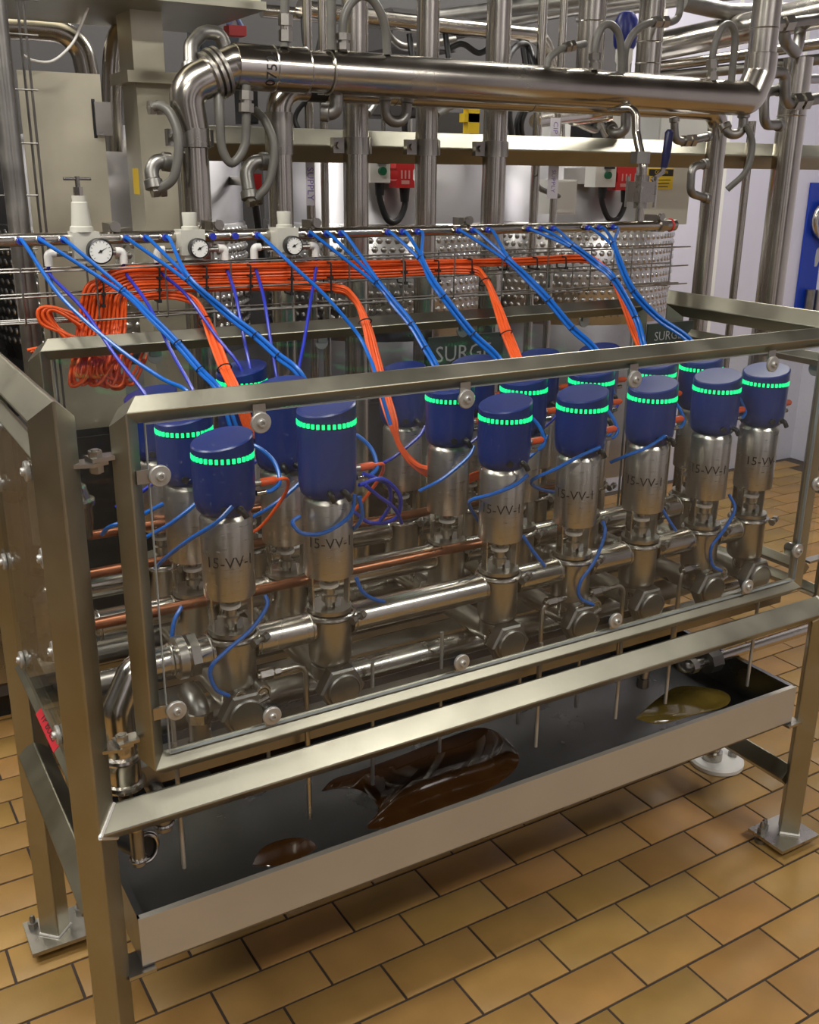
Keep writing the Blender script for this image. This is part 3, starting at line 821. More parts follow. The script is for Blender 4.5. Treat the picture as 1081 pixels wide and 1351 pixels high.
for k, (us, v0, route) in CL.items():
    n = len(us)
    for i, u in enumerate(us):
        a = at(u, v0, y=YH - .04); a.z = ZH - .001
        # push-in fitting on the header
        m = MB(); m.cyl((a.x, YH - .012, ZH), (a.x, YH - .030, ZH), .0085, seg=8); ft = m.build('fitting', PIPE, t)
        MB().cyl((a.x, YH - .030, ZH), (a.x, YH - .038, ZH), .0075, seg=12).build('release_collar', DHOSE, ft)
        P = [V((a.x, YH - .034, ZH)), V((a.x + .004, YH - .052, ZH - .004))]
        K = len(route)
        off = [(0, 0, 0), (.008, 0, .003), (.004, -.004, .009)][i]
        for j, (uu, vv) in enumerate(route):
            y = (YH - .09) + (0.36 - (YH - .09)) * ((j + 1) / K)
            p = at(uu, vv, y=y) + V(off) * (1.0 if n > 1 else 0)
            P.append(p)
        last = P[-1] + V((.018 + .006 * i, -.03, -.10)); P.append(last)
        h = MB().tube(spl(P, 7), .0042, 8).build('air_hose', HOSE, None, origin=P[0])
        tag(h, 'bright blue air hose from the header, ' + WHERE[k], 'hose', 'bright blue air hoses from the header')
    if n > 1:   # black ties round each bundle
        for j in (0, 2, 3) if k != 8 else (0, 2):
            y = (YH - .09) + (0.36 - (YH - .09)) * ((j + 1) / K)
            p = at(*route[j], y=y) + V((.004, -.001, .004)); q = at(*route[j + 1], y=y - .05)
            tag(MB().torus(p, (q - p), .0092, .0014, 16, 5).build('cable_tie', BLACK, None, origin=p), 'black cable tie round the blue ' + WHERE[k], 'cable tie', 'ties on the blue hose bundles')
for (u, v, u2, v2) in ((282, 312, 0, 0), (312, 312, 0, 0)):   # two empty fittings
    a = at(u, v, y=YH - .04)
    m = MB(); m.cyl((a.x, YH - .012, ZH), (a.x, YH - .030, ZH), .0085, seg=8); ft = m.build('fitting', PIPE, t)
    MB().cyl((a.x, YH - .030, ZH), (a.x, YH - .038, ZH), .0075, seg=12).build('release_collar', DHOSE, ft)
for u in (120, 258, 388, 590, 845):    # brackets carrying the header
    a = at(u, 305, y=YH + .03)
    m = MB(); m.box((a.x + .03, YH - .004, ZH - .018), (a.x + .055, YH + .05, ZH + .03)); m.cyl((a.x + .042, YH - .004, ZH + .024), (a.x + .042, YH - .014, ZH + .024), .011, seg=16); m.build('bracket', STEEL, t)

# regulators with gauges
def regulator(u, big, label, tubes):
    a = at(u, 312, y=YH - .028); x, y, z = a.x, YH - .03, ZH
    t = thing('air_regulator', (x, y, z - .05), label, 'regulator', 'pressure regulators on the header')
    m = MB(); m.box((x - .027, y - .020, z - .038), (x + .027, y + .03, z + .016)); m.box((x - .021, y - .017, z - .048), (x + .021, y + .022, z - .038)); m.build('body', CREAM, t)
    if big:
        m = MB(); m.lathe((x - .004, y, z + .016), (0, 0, 1), [(.025, 0), (.0235, .010), (.0205, .012), (.0165, .058), (.0145, .06), (.0145, .072)], 20); m.build('bonnet', CREAM, t)
        m = MB(); m.cyl((x - .004, y, z + .088), (x - .004, y, z + .105), .0105, seg=6); m.build('lock_nut', PIPE, t)
        m = MB(); m.cyl((x - .004, y, z + .105), (x - .004, y, z + .126), .005, seg=10); m.cyl((x - .032, y, z + .121), (x + .024, y, z + .121), .0032, seg=8); m.build('tee_handle', STEEL, t)
    else:
        m = MB(); m.lathe((x, y, z + .016), (0, 0, 1), [(.019, 0), (.019, .006), (.015, .008), (.0165, .034), (.016, .036)], 18); m.build('bonnet', CREAM, t)
    r = .0262 if big else .0215
    gx = x + (.020 if big else .004); gz = z - .022
    m = MB(); m.lathe((gx, y - .022, gz), (0, -1, 0), [(r - .004, 0), (r, .006), (r, .024), (r - .0025, .026), (r - .003, .024)], 30); g = m.build('gauge', BLACK, t)
    m = MB(); m.cyl((gx, y - .044, gz), (gx, y - .0465, gz), r - .003, seg=30); dl = m.build('dial', DIAL, g)
    m = MB()
    for k in range(13):
        an = math.radians(-135 + 270 * k / 12); d = V((math.sin(an), 0, math.cos(an))); s = V((d.z, 0, -d.x)) * .0005
        p0 = V((gx, y - .0467, gz)) + d * (r * .68); p1 = V((gx, y - .0467, gz)) + d * (r * .82)
        m.prism([p0 - s, p0 + s, p1 + s, p1 - s], (0, -.0003, 0))
    d = V((.85, 0, .5)).normalized(); s = V((d.z, 0, -d.x)) * .0012; c = V((gx, y - .0468, gz))
    m.prism([c - s - d * .006, c + s - d * .006, c + d * r * .6], (0, -.0006, 0)); m.cyl(c, c + V((0, -.0012, 0)), .003, seg=12); m.build('pointer_marks', INK, g)
    for sx in (-1, 1):
        m = MB(); m.cyl((x + sx * .03, y - .002, z - .028), (x + sx * .072, y - .002, z - .028), .006, seg=10); m.build('outlet_stub', STEEL, t)
        m = MB(); m.tube(bend([(x + sx * .062, y - .002, z - .026), (x + sx * .078, y - .002, z - .026), (x + sx * .078, y - .002, z - .052)], .008, 4), .0088, 10); m.build('outlet_elbow', WHITE, t)
    return x, y, z
regs = [(111, True, 'large pale air regulator with tee handle and gauge on the header'),
        (251, False, 'small pale air regulator with gauge between the two empty fittings and the tee-handled one'),
        (375, False, 'small pale air regulator with gauge furthest from the tee-handled one')]
outs = []
for u, big, lab in regs: outs.append(regulator(u, big, lab, 0))
dends = [[(195, 526, .40), (258, 522, .40)], [(317, 484, .50), (330, 484, .50)], [(366, 502, .46), (393, 498, .46)]]
GA = ('tee-handled', 'middle', 'last')
for (x, y, z), ends, nm in zip(outs, dends, GA):
    for sx, (ue, ve, ye), side in zip((-1, 1), ends, ('inlet', 'outlet')):
        a = V((x + sx * .078, y - .002, z - .05)); b = at(ue, ve, y=ye)
        P = [a, a + V((0, -.004, -.02)), a.lerp(b, .35) + V((-.004, -.02, .006)), a.lerp(b, .7) + V((-.003, -.012, 0)), b, b + V((.004, -.008, -.05))]
        tag(MB().tube(spl(P, 6), .0038, 8).build('air_hose', DHOSE, None, origin=a), 'dark blue air hose hanging from the %s of the %s regulator' % ('far elbow' if sx > 0 else 'near elbow', nm), 'hose', 'dark blue regulator hoses')

# ------------------------------------------------------------------ wire cable basket
YW = .690
t = thing('wire_basket', (.9, YW + .03, 1.47), 'long wire-mesh cable basket holding the orange cable bundle', 'cable tray')
m = MB(); xr = 1.975
ZB, ZTB = 1.472, 1.580
for y, z in ((YW, ZTB), (YW, ZB + .055), (YW, ZB), (YW + .035, ZB), (YW + .07, ZB), (YW + .07, ZB + .055), (YW + .07, ZTB)):
    MB().tube(spl([(-.25 + k * (xr + .25) / 9, y + random.uniform(-.002, .002), z + random.uniform(-.003, .003)) for k in range(10)], 3), .0022, 6).build('long_wire', CASTM, t)
k = 0
x = -.2
while x < xr:
    MB().tube(bend([(x, YW - .003, ZTB + .006), (x, YW - .003, ZB - .003), (x, YW + .073, ZB - .003), (x, YW + .073, ZTB + .006)], .012, 4), .0021, 6).build('hoop_wire', CASTM, t)
    x += .15
t = thing('wire_ladder', at(30, 300, y=.9), 'upright wire-mesh cable ladder beside the blank sheet-steel panel', 'cable tray')
for u0, u1 in ((2, 14), (18, 50), (26, 40), (-8, 6)):
    a, b = at(u0, -40, y=.92), at(u1, 300, y=.92)
    MB().cyl(a, (a.x, .92, 1.2), .003, seg=6).build('long_wire', CASTM, t)
for v in (-5, 42, 116, 188, 258, 330):
    a, b = at(-20, v, y=.917), at(50, v, y=.917); b.z = a.z
    MB().cyl(a, b, .0022, seg=6).build('rung_wire', CASTM, t)

# ------------------------------------------------------------------ orange cables
def obund(idx, n=20):
    """height of cable idx in the flat bundle"""
    return idx
drop_of = [3] * 5 + [2] * 6 + [1] * 7 + [0] * 5; NC = len(drop_of); first_of = {d: drop_of.index(d) for d in range(4)}     # top cables travel furthest
DROPS = {
 0: [(232, 394), (258, 403), (272, 424), (283, 452), (296, 486), (312, 520)],
 1: [(438, 384), (466, 397), (482, 425), (492, 465), (503, 508), (516, 552)],
 2: [(616, 360), (640, 372), (655, 402), (668, 440), (684, 480)],
 3: [(768, 341), (792, 350), (812, 372), (826, 402), (838, 436), (850, 466)],
}
DN = {0: 'dropping to the second valves', 1: 'dropping through the gap in the valve row', 2: 'dropping to the fourth valves', 3: 'running furthest before it drops'}
for i in range(NC):
    d = drop_of[i]; yy = YW + .012 + (i % 2) * .008 + random.uniform(0, .006)
    P = []
    # loops behind the back door, up, over into the basket
    yq = YW - .03 + random.uniform(-.025, .02)
    P.append(at(112 + 3.4 * i + random.uniform(-4, 14), 470 + random.uniform(-10, 10), y=yq + .02))
    P.append(at(104 + 3.2 * i + random.uniform(0, 8), 500 + random.uniform(-8, 8), y=yq))
    P.append(at(92 + 3.0 * i, 498 + random.uniform(-8, 12), y=YW - .03 + random.uniform(-.02, .02)))
    P.append(at(98 + 2.9 * i, 462, y=YW - .005 + random.uniform(-.01, .01)))
    P.append(at(104 + 2.8 * i, 425, y=yy))
    P.append(at(112 + 2.6 * i + random.uniform(-2, 2), 393 - .5 * (NC - i), y=yy))
    P.append(at(128 + 2.6 * i, 369 + 1.2 * i, y=yy))
    P.append(at(160 + 2.0 * i, 354 + 1.8 * i, y=yy))
    top = lambda u: 351 - (u - 230) * .022
    def vy(u):
        sp = 1.95
        k = i
        return top(u) + sp * k
    endu = DROPS[d][0][0]
    for u in range(235, 780, 90):
        if u < endu - 30: P.append(at(u, vy(u) + random.uniform(-.7, .7), y=yy))
    # the drop
    local = (i - first_of[d]) * 4 / (drop_of.count(d) - 1)
    yd0, yd1 = yy - .01, .42
    rt = DROPS[d]
    for j, (u, v) in enumerate(rt):
        f = j / (len(rt) - 1)
        y = yd0 + (yd1 - yd0) * f ** 1.2
        du = (4 - local) * 3.4 if j > 1 else 0; dv = (local - 4) * 2.2 if j <= 1 else 0
        if d == 3: dv = (local - 2) * 2.0 if j <= 1 else 0
        du -= 6 if j > 1 else 0
        P.append(at(u + du * .9 * (1 if j > 2 else .7), v + dv, y=y))
    if d == 1:
        e = [(528, 585), (556, 615), (600, 632), (632, 622)] if local < 3 else [(530, 580), (548, 600), (566, 606), (572, 606)]
        for j, (u, v) in enumerate(e): P.append(at(u, v + local * 3.2, y=.40 - .02 * j))
    else:
        P.append(P[-1] + V((.02, -.03, -.09)))
    o = MB().tube(spl(P, 5), .0034, 8).build('sensor_cable', ORANGE, None, origin=P[0])
    tag(o, 'orange sensor cable in the basket bundle, ' + DN[d], 'cable', 'orange sensor cables in the wire basket')
for i in range(9):     # slack loops at the frame end
    rnd = lambda a: random.uniform(-a, a)
    y = YW - .02 + .012 * (i % 3)
    P = [at(118 + rnd(6), 452 + 2.5 * i, y=y), at(86 + rnd(5), 440 + 2.6 * i - i * 2, y=y), at(56 + i * 1.6, 428 - i * 1.2, y=y), at(50 + i * 2.4, 410 + rnd(2), y=y), at(66 + i * 2, 404 + rnd(2) + i, y=y), at(100 + i, 414 + i * 2.5, y=y)]
    tag(MB().tube(spl(P, 6), .0034, 8).build('sensor_cable', ORANGE, None, origin=P[0]), 'orange sensor cable coiled in slack loops at the red-taped frame end', 'cable', 'slack orange cable loops')
for i in range(5):
    P = [at(36 + 4 * i, 462 + 2 * i, y=YW - .03), at(70, 456 + 2.2 * i, y=YW - .03), at(110, 455 + 2 * i, y=YW - .03), at(136, 458 + 4 * i, y=YW - .03)]
    tag(MB().tube(spl(P, 5), .0034, 8).build('sensor_cable', ORANGE, None, origin=P[0]), 'orange sensor cable lying level above the back guard door rail', 'cable', 'level orange cables')
for (u, v0, v1) in ((136, 374, 402), (210, 354, 396), (272, 354, 392), (330, 352, 390), (384, 351, 386), (436, 349, 384), (534, 347, 372), (578, 346, 369), (622, 344, 358), (668, 343, 354), (708, 342, 353), (746, 341, 352)):
    p0, p1 = at(u, v0 - 2, y=YW - .004), at(u, v1 + 2, y=YW - .004)
    m = MB()
    n = max(1, round((v1 - v0) / 14)); st = (p1 - p0) / n
    for k in range(n):
        a, b = p0 + st * k, p0 + st * (k + 1)
        m.tube(bend([a, a + V((0, -.004, -.001)), b + V((0, -.004, .001)), b, b + V((0, .036, 0)), a + V((0, .036, 0)), a], .004, 3), .0022, 6)
        m.box((b.x - .004, b.y - .009, b.z - .002), (b.x + .004, b.y - .003, b.z + .005))
    tag(m.build('cable_tie', BLACK, None, origin=p0), 'black cable tie binding the orange bundle to the wire basket', 'cable tie', 'ties on the orange bundle')
for d, idx in ((0, (2, 4)), (1, (2, 4)), (2, (1, 3)), (3, (2,))):
    for j in idx:
        u, v = DROPS[d][j]; f = j / (len(DROPS[d]) - 1); y = YW + (.42 - YW) * f ** 1.2
        p = at(u, v, y=y); q = at(*DROPS[d][min(j + 1, len(DROPS[d]) - 1)], y=y - .05) if j + 1 < len(DROPS[d]) else p + V((.01, 0, -.03))
        tag(MB().torus(p, q - p, .0155, .0016, 18, 5).build('cable_tie', BLACK, None, origin=p), 'black cable tie round the orange cables ' + DN[d], 'cable tie', 'ties on the orange drops')

# ------------------------------------------------------------------ hoses and cables between the valves
def hose(pts, label, material=HOSE, r=.0040, name='air_hose', group='short blue hoses at the valves', cat='hose', n=7):
    P = [at(u, v, y=y) for u, v, y in pts]
    return tag(MB().tube(spl(P, n), r, 8).build(name, material, None, origin=P[0]), label, cat, group)
hose([(307, 668, .045), (285, 690, .05), (250, 712, .09), (220, 735, .15), (205, 750, .2)], 'blue hose sloping down from the first front valve head')
hose([(350, 785, .06), (352, 800, .05), (332, 830, .045), (300, 858, .045), (278, 882, .045), (284, 908, .045), (302, 918, .05)], 'blue hose looping past the first front valve clamp to the twin cylinders')
hose([(482, 640, .06), (500, 655, .08), (520, 670, .1), (530, 690, .15)], 'dark blue hose end beside the second front valve', DHOSE)
hose([(468, 652, .045), (462, 680, .045), (430, 702, .045), (400, 704, .045), (386, 690, .06), (395, 682, .10)], 'blue hose looped round the second front valve body')
hose([(474, 655, .045), (478, 680, .05), (470, 695, .07), (460, 700, .1)], 'blue hose hanging straight from the second front valve head')
hose([(470, 762, .07), (478, 780, .07), (492, 790, .075), (507, 794, .08)], 'short blue hose end below the second front valve body')
hose([(697, 626, .045), (680, 640, .05), (650, 652, .06), (622, 660, .09), (622, 672, .14), (640, 700, .2)], 'blue hose sloping down from the third front valve head')
hose([(690, 707, .08), (704, 728, .075), (719, 747, .07)], 'short blue hose end below the third front valve body')
hose([(792, 590, .045), (765, 602, .05), (735, 618, .07), (702, 634, .1), (712, 645, .16), (735, 650, .2)], 'blue hose sloping down from the fourth front valve head')
hose([(796, 688, .08), (798, 705, .06), (785, 740, .05), (766, 768, .045), (765, 788, .045), (783, 798, .05)], 'blue hose looping past the fourth front valve clamp to the twin cylinders')
hose([(878, 575, .045), (855, 590, .05), (830, 600, .06), (806, 610, .1)], 'blue hose sloping down from the fifth front valve head')
hose([(872, 668, .08), (882, 685, .075), (892, 700, .07)], 'short blue hose end below the fifth front valve body')
hose([(962, 652, .08), (970, 672, .06), (955, 700, .05), (939, 722, .045), (940, 745, .045), (952, 753, .05)], 'blue hose looping past the sixth front valve clamp to the twin cylinders')
hose([(240, 800, .16), (230, 820, .15), (226, 850, .15), (227, 868, .15)], 'short blue hose dropping to the manifold before the first valve')
hose([(135, 705, .25), (145, 695, .2), (175, 685, .18), (215, 665, .2)], 'blue hose entering behind the hinged door stile')
NAMEV = {0: 'first', 1: 'second', 3: 'third', 4: 'fourth', 5: 'fifth', 6: 'sixth'}
for ci, nm in NAMEV.items():
    x, y = COLX[ci], ROWS[0]
    P = [V((x + .071, y - .016, 1.235)), V((x + .085, y - .014, 1.236)), V((x + .105, y, 1.246)), V((x + .108, y + .03, 1.275)), V((x + .085, y + .06, 1.30)), V((x + .06, y + .09, 1.30))]
    tag(MB().tube(spl(P, 6), .004, 8).build('air_hose', HOSE, None, origin=P[0]), 'blue hose curling from the silver nipple of the %s front valve head' % nm, 'hose', 'short blue hoses at the valves')
    P = [V((x + .098, y - .002, 1.25)), V((x + .125, y + .01, 1.243)), V((x + .135, y + .05, 1.20)), V((x + .10, y + .09, 1.13)), V((x + .06, y + .11, 1.11))]
    if ci in (1, 0): tag(MB().tube(spl(P, 6), .0034, 8).build('sensor_cable', ORANGE, None, origin=P[0]), 'orange cable curling from the plug of the %s front valve head' % nm, 'cable', 'short orange cables at the valves')
for r in (1, 2):
    for ci in (0, 1, 3, 4, 5, 6):
        x, y = COLX[ci], ROWS[r]
        P = [V((x + .022, y - .068, 1.212)), V((x, y - .075, 1.19)), V((x - .06, y - .07, 1.15)), V((x - .10, y - .04, 1.12))]
        tag(MB().tube(spl(P, 6), .004, 8).build('air_hose', DHOSE if r == 2 else HOSE, None, origin=P[0]), 'blue hose sloping from the %s valve head, %s' % (NAMEV[ci], ROWN[r]), 'hose', 'short blue hoses at the valves')

hose([(474, 640, .06), (505, 632, .08), (528, 655, .1), (522, 684, .13), (490, 690, .15), (468, 676, .15)], 'dark blue hose coiled beside the second front valve', DHOSE)
hose([(480, 625, .07), (512, 640, .1), (514, 668, .12), (500, 690, .15)], 'second dark blue hose coiled beside the second front valve', DHOSE)

# ------------------------------------------------------------------ pipework behind the machine
def seam(m, p, ax, r): m.torus(p, ax, r, .0022, 24, 6)
def vpipe(u, v, y, r, z0, z1, label, seams=(), clamp_z=None, group='upright pipes behind the machine'):
    p = at(u, v, y=y)
    t = thing('upright_pipe', (p.x, y, z0), label, 'pipe', group)
    MB().cyl((p.x, y, z0), (p.x, y, z1), r, seg=30).build('pipe_run', PIPE, t)
    for z in seams:
        m = MB(); seam(m, (p.x, y, z), (0, 0, 1), r - .0006); m.build('weld_seam', STEEL, t)
    if clamp_z:
        z = clamp_z
        m = MB(); m.lathe((p.x, y, z), (0, 0, 1), [(r, -.022), (r + .004, -.022), (r + .004, .022), (r, .022)], 30, caps=False); c = m.build('pipe_clamp', STEEL, t)
        m = MB(); m.box((p.x - r - .036, y - .006, z - .020), (p.x - r + .002, y + .014, z + .020)); m.cyl((p.x - r - .020, y - .006, z), (p.x - r - .020, y - .016, z), .010, seg=6); m.build('clamp_lug', STEEL, c)
        m = MB(); m.box((p.x + r - .002, y - .002, z - .02), (p.x + r + .014, y + .014, z + .02)); m.build('clamp_lug', STEEL, c)
    return p.x
YB = .85; ZBP = 2.003
x0 = at(432, 95, y=YB).x; x1 = at(985, 130, y=YB).x
t = thing('main_pipe', (x0, YB, ZBP - .05), 'large horizontal stainless main pipe marked 0752 above the air header', 'pipe')
MB().cyl((x0, YB, ZBP), (x1 - .02, YB, ZBP), .050, seg=40).build('pipe_run', PIPE, t)
xa, xb, xc = at(308, 85, y=YB).x, at(402, 90, y=YB).x, x0
MB().cyl((xb - .02, YB, ZBP), (xc, YB, ZBP), .0465, seg=36).build('spool', PIPE, t)
m = MB(); m.cyl((xa + .0, YB, ZBP), (xb, YB, ZBP), .0505, seg=40); cr = m.build('collar', PIPE, t)
for xx in (xb, xc, xb - .085):
    m = MB(); seam(m, (xx, YB, ZBP), (1, 0, 0), .050); m.build('weld_seam', STEEL, t)
a_c = math.atan2(CAM.z - ZBP, CAM.y - YB)
def main_place2(px, py):
    an = a_c - px / .0512
    return V((xa + .075 - py, YB + .0512 * math.cos(an), ZBP + .0512 * math.sin(an)))
lettering('marking', '0752-', .036, main_place2, INK, cr)
q0 = V((xa, YB, ZBP)); q1 = at(285, 97, y=YB); q2 = at(243, 116, y=YB); px1 = at(256, 200, y=YB).x
P = bend([q0 + V((.02, 0, 0)), q0, q1, q2, V((px1, YB, q2.z - .10))], .05, 8)
MB().tube(P, [.050 - .012 * k / (len(P) - 1) for k in range(len(P))], 32).build('elbow', PIPE, t)
d = (q2 - q1).normalized()
for k, rr in ((-.012, .0555), (.002, .057), (.016, .054)):
    m = MB(); m.lathe(q1 + d * k, d, [(rr - .006, -.005), (rr, -.004), (rr, .004), (rr - .006, .005)], 36); m.build('union_ring', STEEL, t)
# right end: half elbow up to the riser
px11 = at(1008, 50, y=YB).x
P = bend([V((x1 - .03, YB, ZBP)), V((x1 + .012, YB, ZBP)), V((px11, YB, ZBP + .075)), V((px11, YB, ZBP + .13))], .05, 8)
MB().tube(P, .0485, 32).build('elbow', PIPE, t)
m = MB(); m.cyl(V((px11, YB, ZBP + .12)), V((px11, YB, 3.2)), .043, seg=32); m.build('riser', PIPE, t)
for z in (ZBP + .13, ZBP + .2):
    m = MB(); seam(m, (px11, YB, z), (0, 0, 1), .043); m.build('weld_seam', STEEL, t)
m = MB(); m.cyl((px1, YB, .25), (px1, YB, q2.z - .09), .0335, seg=30); m.build('downpipe', PIPE, t)
zc1 = at(256, 182, y=YB).z
m = MB(); m.lathe((px1, YB, zc1), (0, 0, 1), [(.0335, -.022), (.039, -.02), (.039, .02), (.0335, .022)], 30, caps=False); m.box((px1 - .062, YB - .008, zc1 - .018), (px1 - .03, YB + .012, zc1 + .018)); m.box((px1 + .03, YB - .008, zc1 - .018), (px1 + .046, YB + .012, zc1 + .018)); m.cyl((px1 - .048, YB - .008, zc1), (px1 - .048, YB - .018, zc1), .009, seg=6); m.build('pipe_clamp', STEEL, t)
# second pipe just behind and below the main one
Y2 = .985; z2 = at(640, 140, y=Y2).z
t = thing('return_pipe', (at(371, 230, y=Y2).x, Y2, .25), 'thinner horizontal return pipe behind the marked main pipe, turned down at both ends', 'pipe')
xA, xB = at(369, 200, y=Y2).x, at(944, 200, y=Y2).x
z2 = at(420, 117, y=Y2).z
MB().tube(bend([(xA, Y2, .25), (xA, Y2, z2), (xB, Y2, z2), (xB, Y2, .25)], .06, 9), .0315, 26).build('pipe_run', PIPE, t)
m = MB(); m.cyl((xA, Y2, z2 - .16), (xA, Y2, z2 - .06), .036, .036, seg=26); m.build('reducer', STEEL, t)
m = MB(); m.cyl((at(405, 117, y=Y2).x, Y2, z2), (at(428, 118, y=Y2).x, Y2, z2), .0325, seg=26); bnd = m.build('label_band', BLACK, t)
an0 = math.atan2(CAM.z - z2, CAM.y - Y2)
lettering('marking', '153', .026, lambda px, py: V((at(417, 117, y=Y2).x - py, Y2 + .0331 * math.cos(an0 - px / .0331), z2 + .0331 * math.sin(an0 - px / .0331))), PALE, bnd)
for u in (520, 700):
    x = at(u, 130, y=Y2).x; m = MB(); seam(m, (x, Y2, z2), (1, 0, 0), .031); m.build('weld_seam', STEEL, t)
for z in (1.93, 1.99):
    m = MB(); seam(m, (xB, Y2, z), (0, 0, 1), .0315); m.build('weld_seam', STEEL, t)

ZBEAM = 1.845
t = thing('support_beam', (.5, 1.2, ZBEAM), 'long edge-on square support beam behind the upright pipes', 'beam')
MB().dia((at(205, 185, y=1.2).x, 1.2, ZBEAM), (at(1110, 215, y=1.2).x, 1.2, ZBEAM), .046).build('beam_tube', FRAME, t)
for x in (.62, 3.0):
    MB().dia((x, 1.27, 0), (x, 1.27, ZBEAM + .02), .036).build('beam_post', FRAME, t)
YV = 1.11
vpipe(470, 250, YV, .0355, .15, 3.3, 'stainless upright pipe clamped to the beam beside the green-button box', (2.02,), ZBEAM)
vpipe(562, 250, YV, .0320, .15, 3.3, 'thinner stainless upright pipe clamped to the beam beside the red plug', (2.02,), ZBEAM)
vpipe(651, 250, YV, .0360, .15, 3.3, 'stainless upright pipe clamped to the beam next to the yellow tag', (2.02,), ZBEAM)
vpipe(1033, 250, YV, .0500, .10, 2.17, 'thick stainless upright pipe before the pale wall beside the blue board', (2.05, 1.98), None)
vpipe(982, 260, 1.16, .014, .10, 1.96, 'slim upright pipe in the gap before the pale wall', (), None)
vpipe(780, 50, 1.02, .0400, 2.05, 3.3, 'upright riser pipe standing on the main pipe near the arched hose', (2.2,), None)
vpipe(858, 50, 1.02, .0390, 2.05, 3.3, 'upright riser pipe above the main pipe by the blue valve cap', (2.16, 2.1), None)
vpipe(734, 200, 1.25, .012, .2, 3.0, 'slim upright tube carrying the CIP label', ())
vpipe(706, 240, 1.32, .015, .2, 2.6, 'brown slim upright pipe next to the CIP tube', ())
vpipe(409, 200, 1.25, .013, .2, 2.4, 'slim upright tube carrying the SUPPLY label', ())
vpipe(428, 200, 1.35, .012, .2, 2.4, 'slim dark upright tube behind the SUPPLY tube', ())
def strip(u0, v0, u1, v1, y, word, size, label):
    a, b = at(u0, v0, y=y), at(u1, v1, y=y)
    t = thing('pipe_label', (a.x, y, b.z), label, 'label')
    MB().box((a.x, y - .002, b.z), (b.x, y, a.z)).build('strip', PAPER, t)
    c = (a + b) / 2
    lettering('lettering', word, size, lambda px, py: V((c.x + py, y - .0026, c.z - px)), VIOLET, t)
strip(403, 214, 415, 271, 1.232, 'SUPPLY', .028, 'white strip lettered SUPPLY on a slim upright tube')
strip(727, 155, 738, 182, 1.234, 'CIP', .026, 'white strip lettered CIP on a slim upright tube')
strip(724, 216, 735, 262, 1.234, 'SUPPLY', .022, 'white strip lettered SUPPLY below the CIP strip')

# ---- hoses, elbows and small fittings over the main pipe
def gtube(pts, r, label, material=RUBBER, nuts=(), elbows=False, group=None, name='loop_hose', cat='hose', sp=True, rad=.03):
    P = [at(u, v, y=y) for u, v, y in pts]
    t = thing(name, P[0], label, cat, group)
    MB().tube(spl(P, 7) if sp else bend(P, rad), r, 12).build('tube_run', material, t)
    for (u, v, y, du, dv) in nuts:
        c = at(u, v, y=y); e = at(u + du, v + dv, y=y); d = (e - c)
        m = MB(); m.cyl(c, c + d * .42, r * 1.55, seg=6); m.cyl(c + d * .42, c + d * .58, r * 1.2, seg=12); m.cyl(c + d * .58, c + d, r * 1.65, seg=6); m.build('coupling_nut', STEEL, t)
    if material is CASTM and not sp:
        for p_, q_ in ((P[0], P[1]), (P[-1], P[-2])):
            d = (q_ - p_).normalized()
            MB().lathe(p_ - d * r * .2, d, [(r, 0), (r * 1.28, r * .15), (r * 1.28, r * 1.2), (r, r * 1.4)], 16).build('socket_band', CASTM, t)
    return t
GH = 'grey loop hoses on the pipework'
gtube([(325, 112, .82), (325, 160, .82), (322, 195, .82), (306, 215, .82), (293, 195, .82), (290, 150, .82), (289, 110, .84)], .0105, 'grey U-shaped hose hanging under the marked collar', nuts=[(325, 120, .82, 0, 28)], group=GH)
gtube([(200, 143, .86), (212, 140, .84), (226, 152, .82), (236, 185, .80), (230, 232, .80), (212, 248, .82), (204, 250, .83)], .0105, 'grey hose bowed beside the square duct between two cast elbows', nuts=[(196, 142, .86, 20, 0), (200, 252, .83, 18, -2)], group=GH)
gtube([(224, 214, .84), (206, 212, .84), (199, 225, .84), (204, 248, .83)], .0165, 'cast steel elbow below the bowed hose beside the square duct', CASTM, sp=False, rad=.03, name='pipe_elbow', cat='pipe fitting')
gtube([(335, 145, .90), (350, 160, .88), (362, 195, .86), (355, 240, .86), (338, 262, .87)], .0105, 'grey hose bowed in front of the return pipe end', nuts=[(326, 266, .88, 17, -5)], group=GH)
gtube([(352, 213, .90), (333, 213, .90), (325, 228, .90), (330, 262, .88)], .0165, 'cast steel elbow under the bowed hose at the return pipe end', CASTM, sp=False, rad=.03, name='pipe_elbow', cat='pipe fitting')
gtube([(252, 95, .86), (251, 60, .88), (268, 42, .90), (290, 44, .90), (297, 62, .90), (297, 82, .90)], .0165, 'cast steel U-bend rising over the main pipe union ring', CASTM, sp=False, rad=.035, name='pipe_elbow', cat='pipe fitting')
gtube([(376, 62, .82), (376, -30, .82)], .0105, 'grey hose rising straight from the collar coupling', nuts=[(377, 55, .82, 0, -36)], group=GH)
gtube([(437, 66, .83), (437, -30, .83)], .0115, 'grey hose rising straight behind the spool piece', group=GH)
gtube([(453, 68, .83), (453, 30, .83), (462, 6, .83), (478, -6, .83), (495, 4, .83), (508, 34, .83), (511, 72, .83)], .0105, 'grey arched hose nearest the spool on the main pipe', nuts=[(453, 66, .83, 0, -22)], group=GH)
gtube([(785, 92, .83), (786, 62, .83), (793, 38, .83), (805, 32, .83), (816, 44, .83), (820, 70, .83), (820, 98, .83)], .0105, 'grey arched hose between the two risers on the main pipe', nuts=[(785, 92, .83, 0, -22)], group=GH)
gtube([(824, 98, .86), (826, 65, .86), (838, 42, .86), (858, 30, .86), (880, 30, .88), (895, 22, .9), (900, -10, .9)], .0105, 'grey hose climbing past the blue valve cap with a black gland', nuts=[(862, 29, .86, 18, 0)], group=GH)
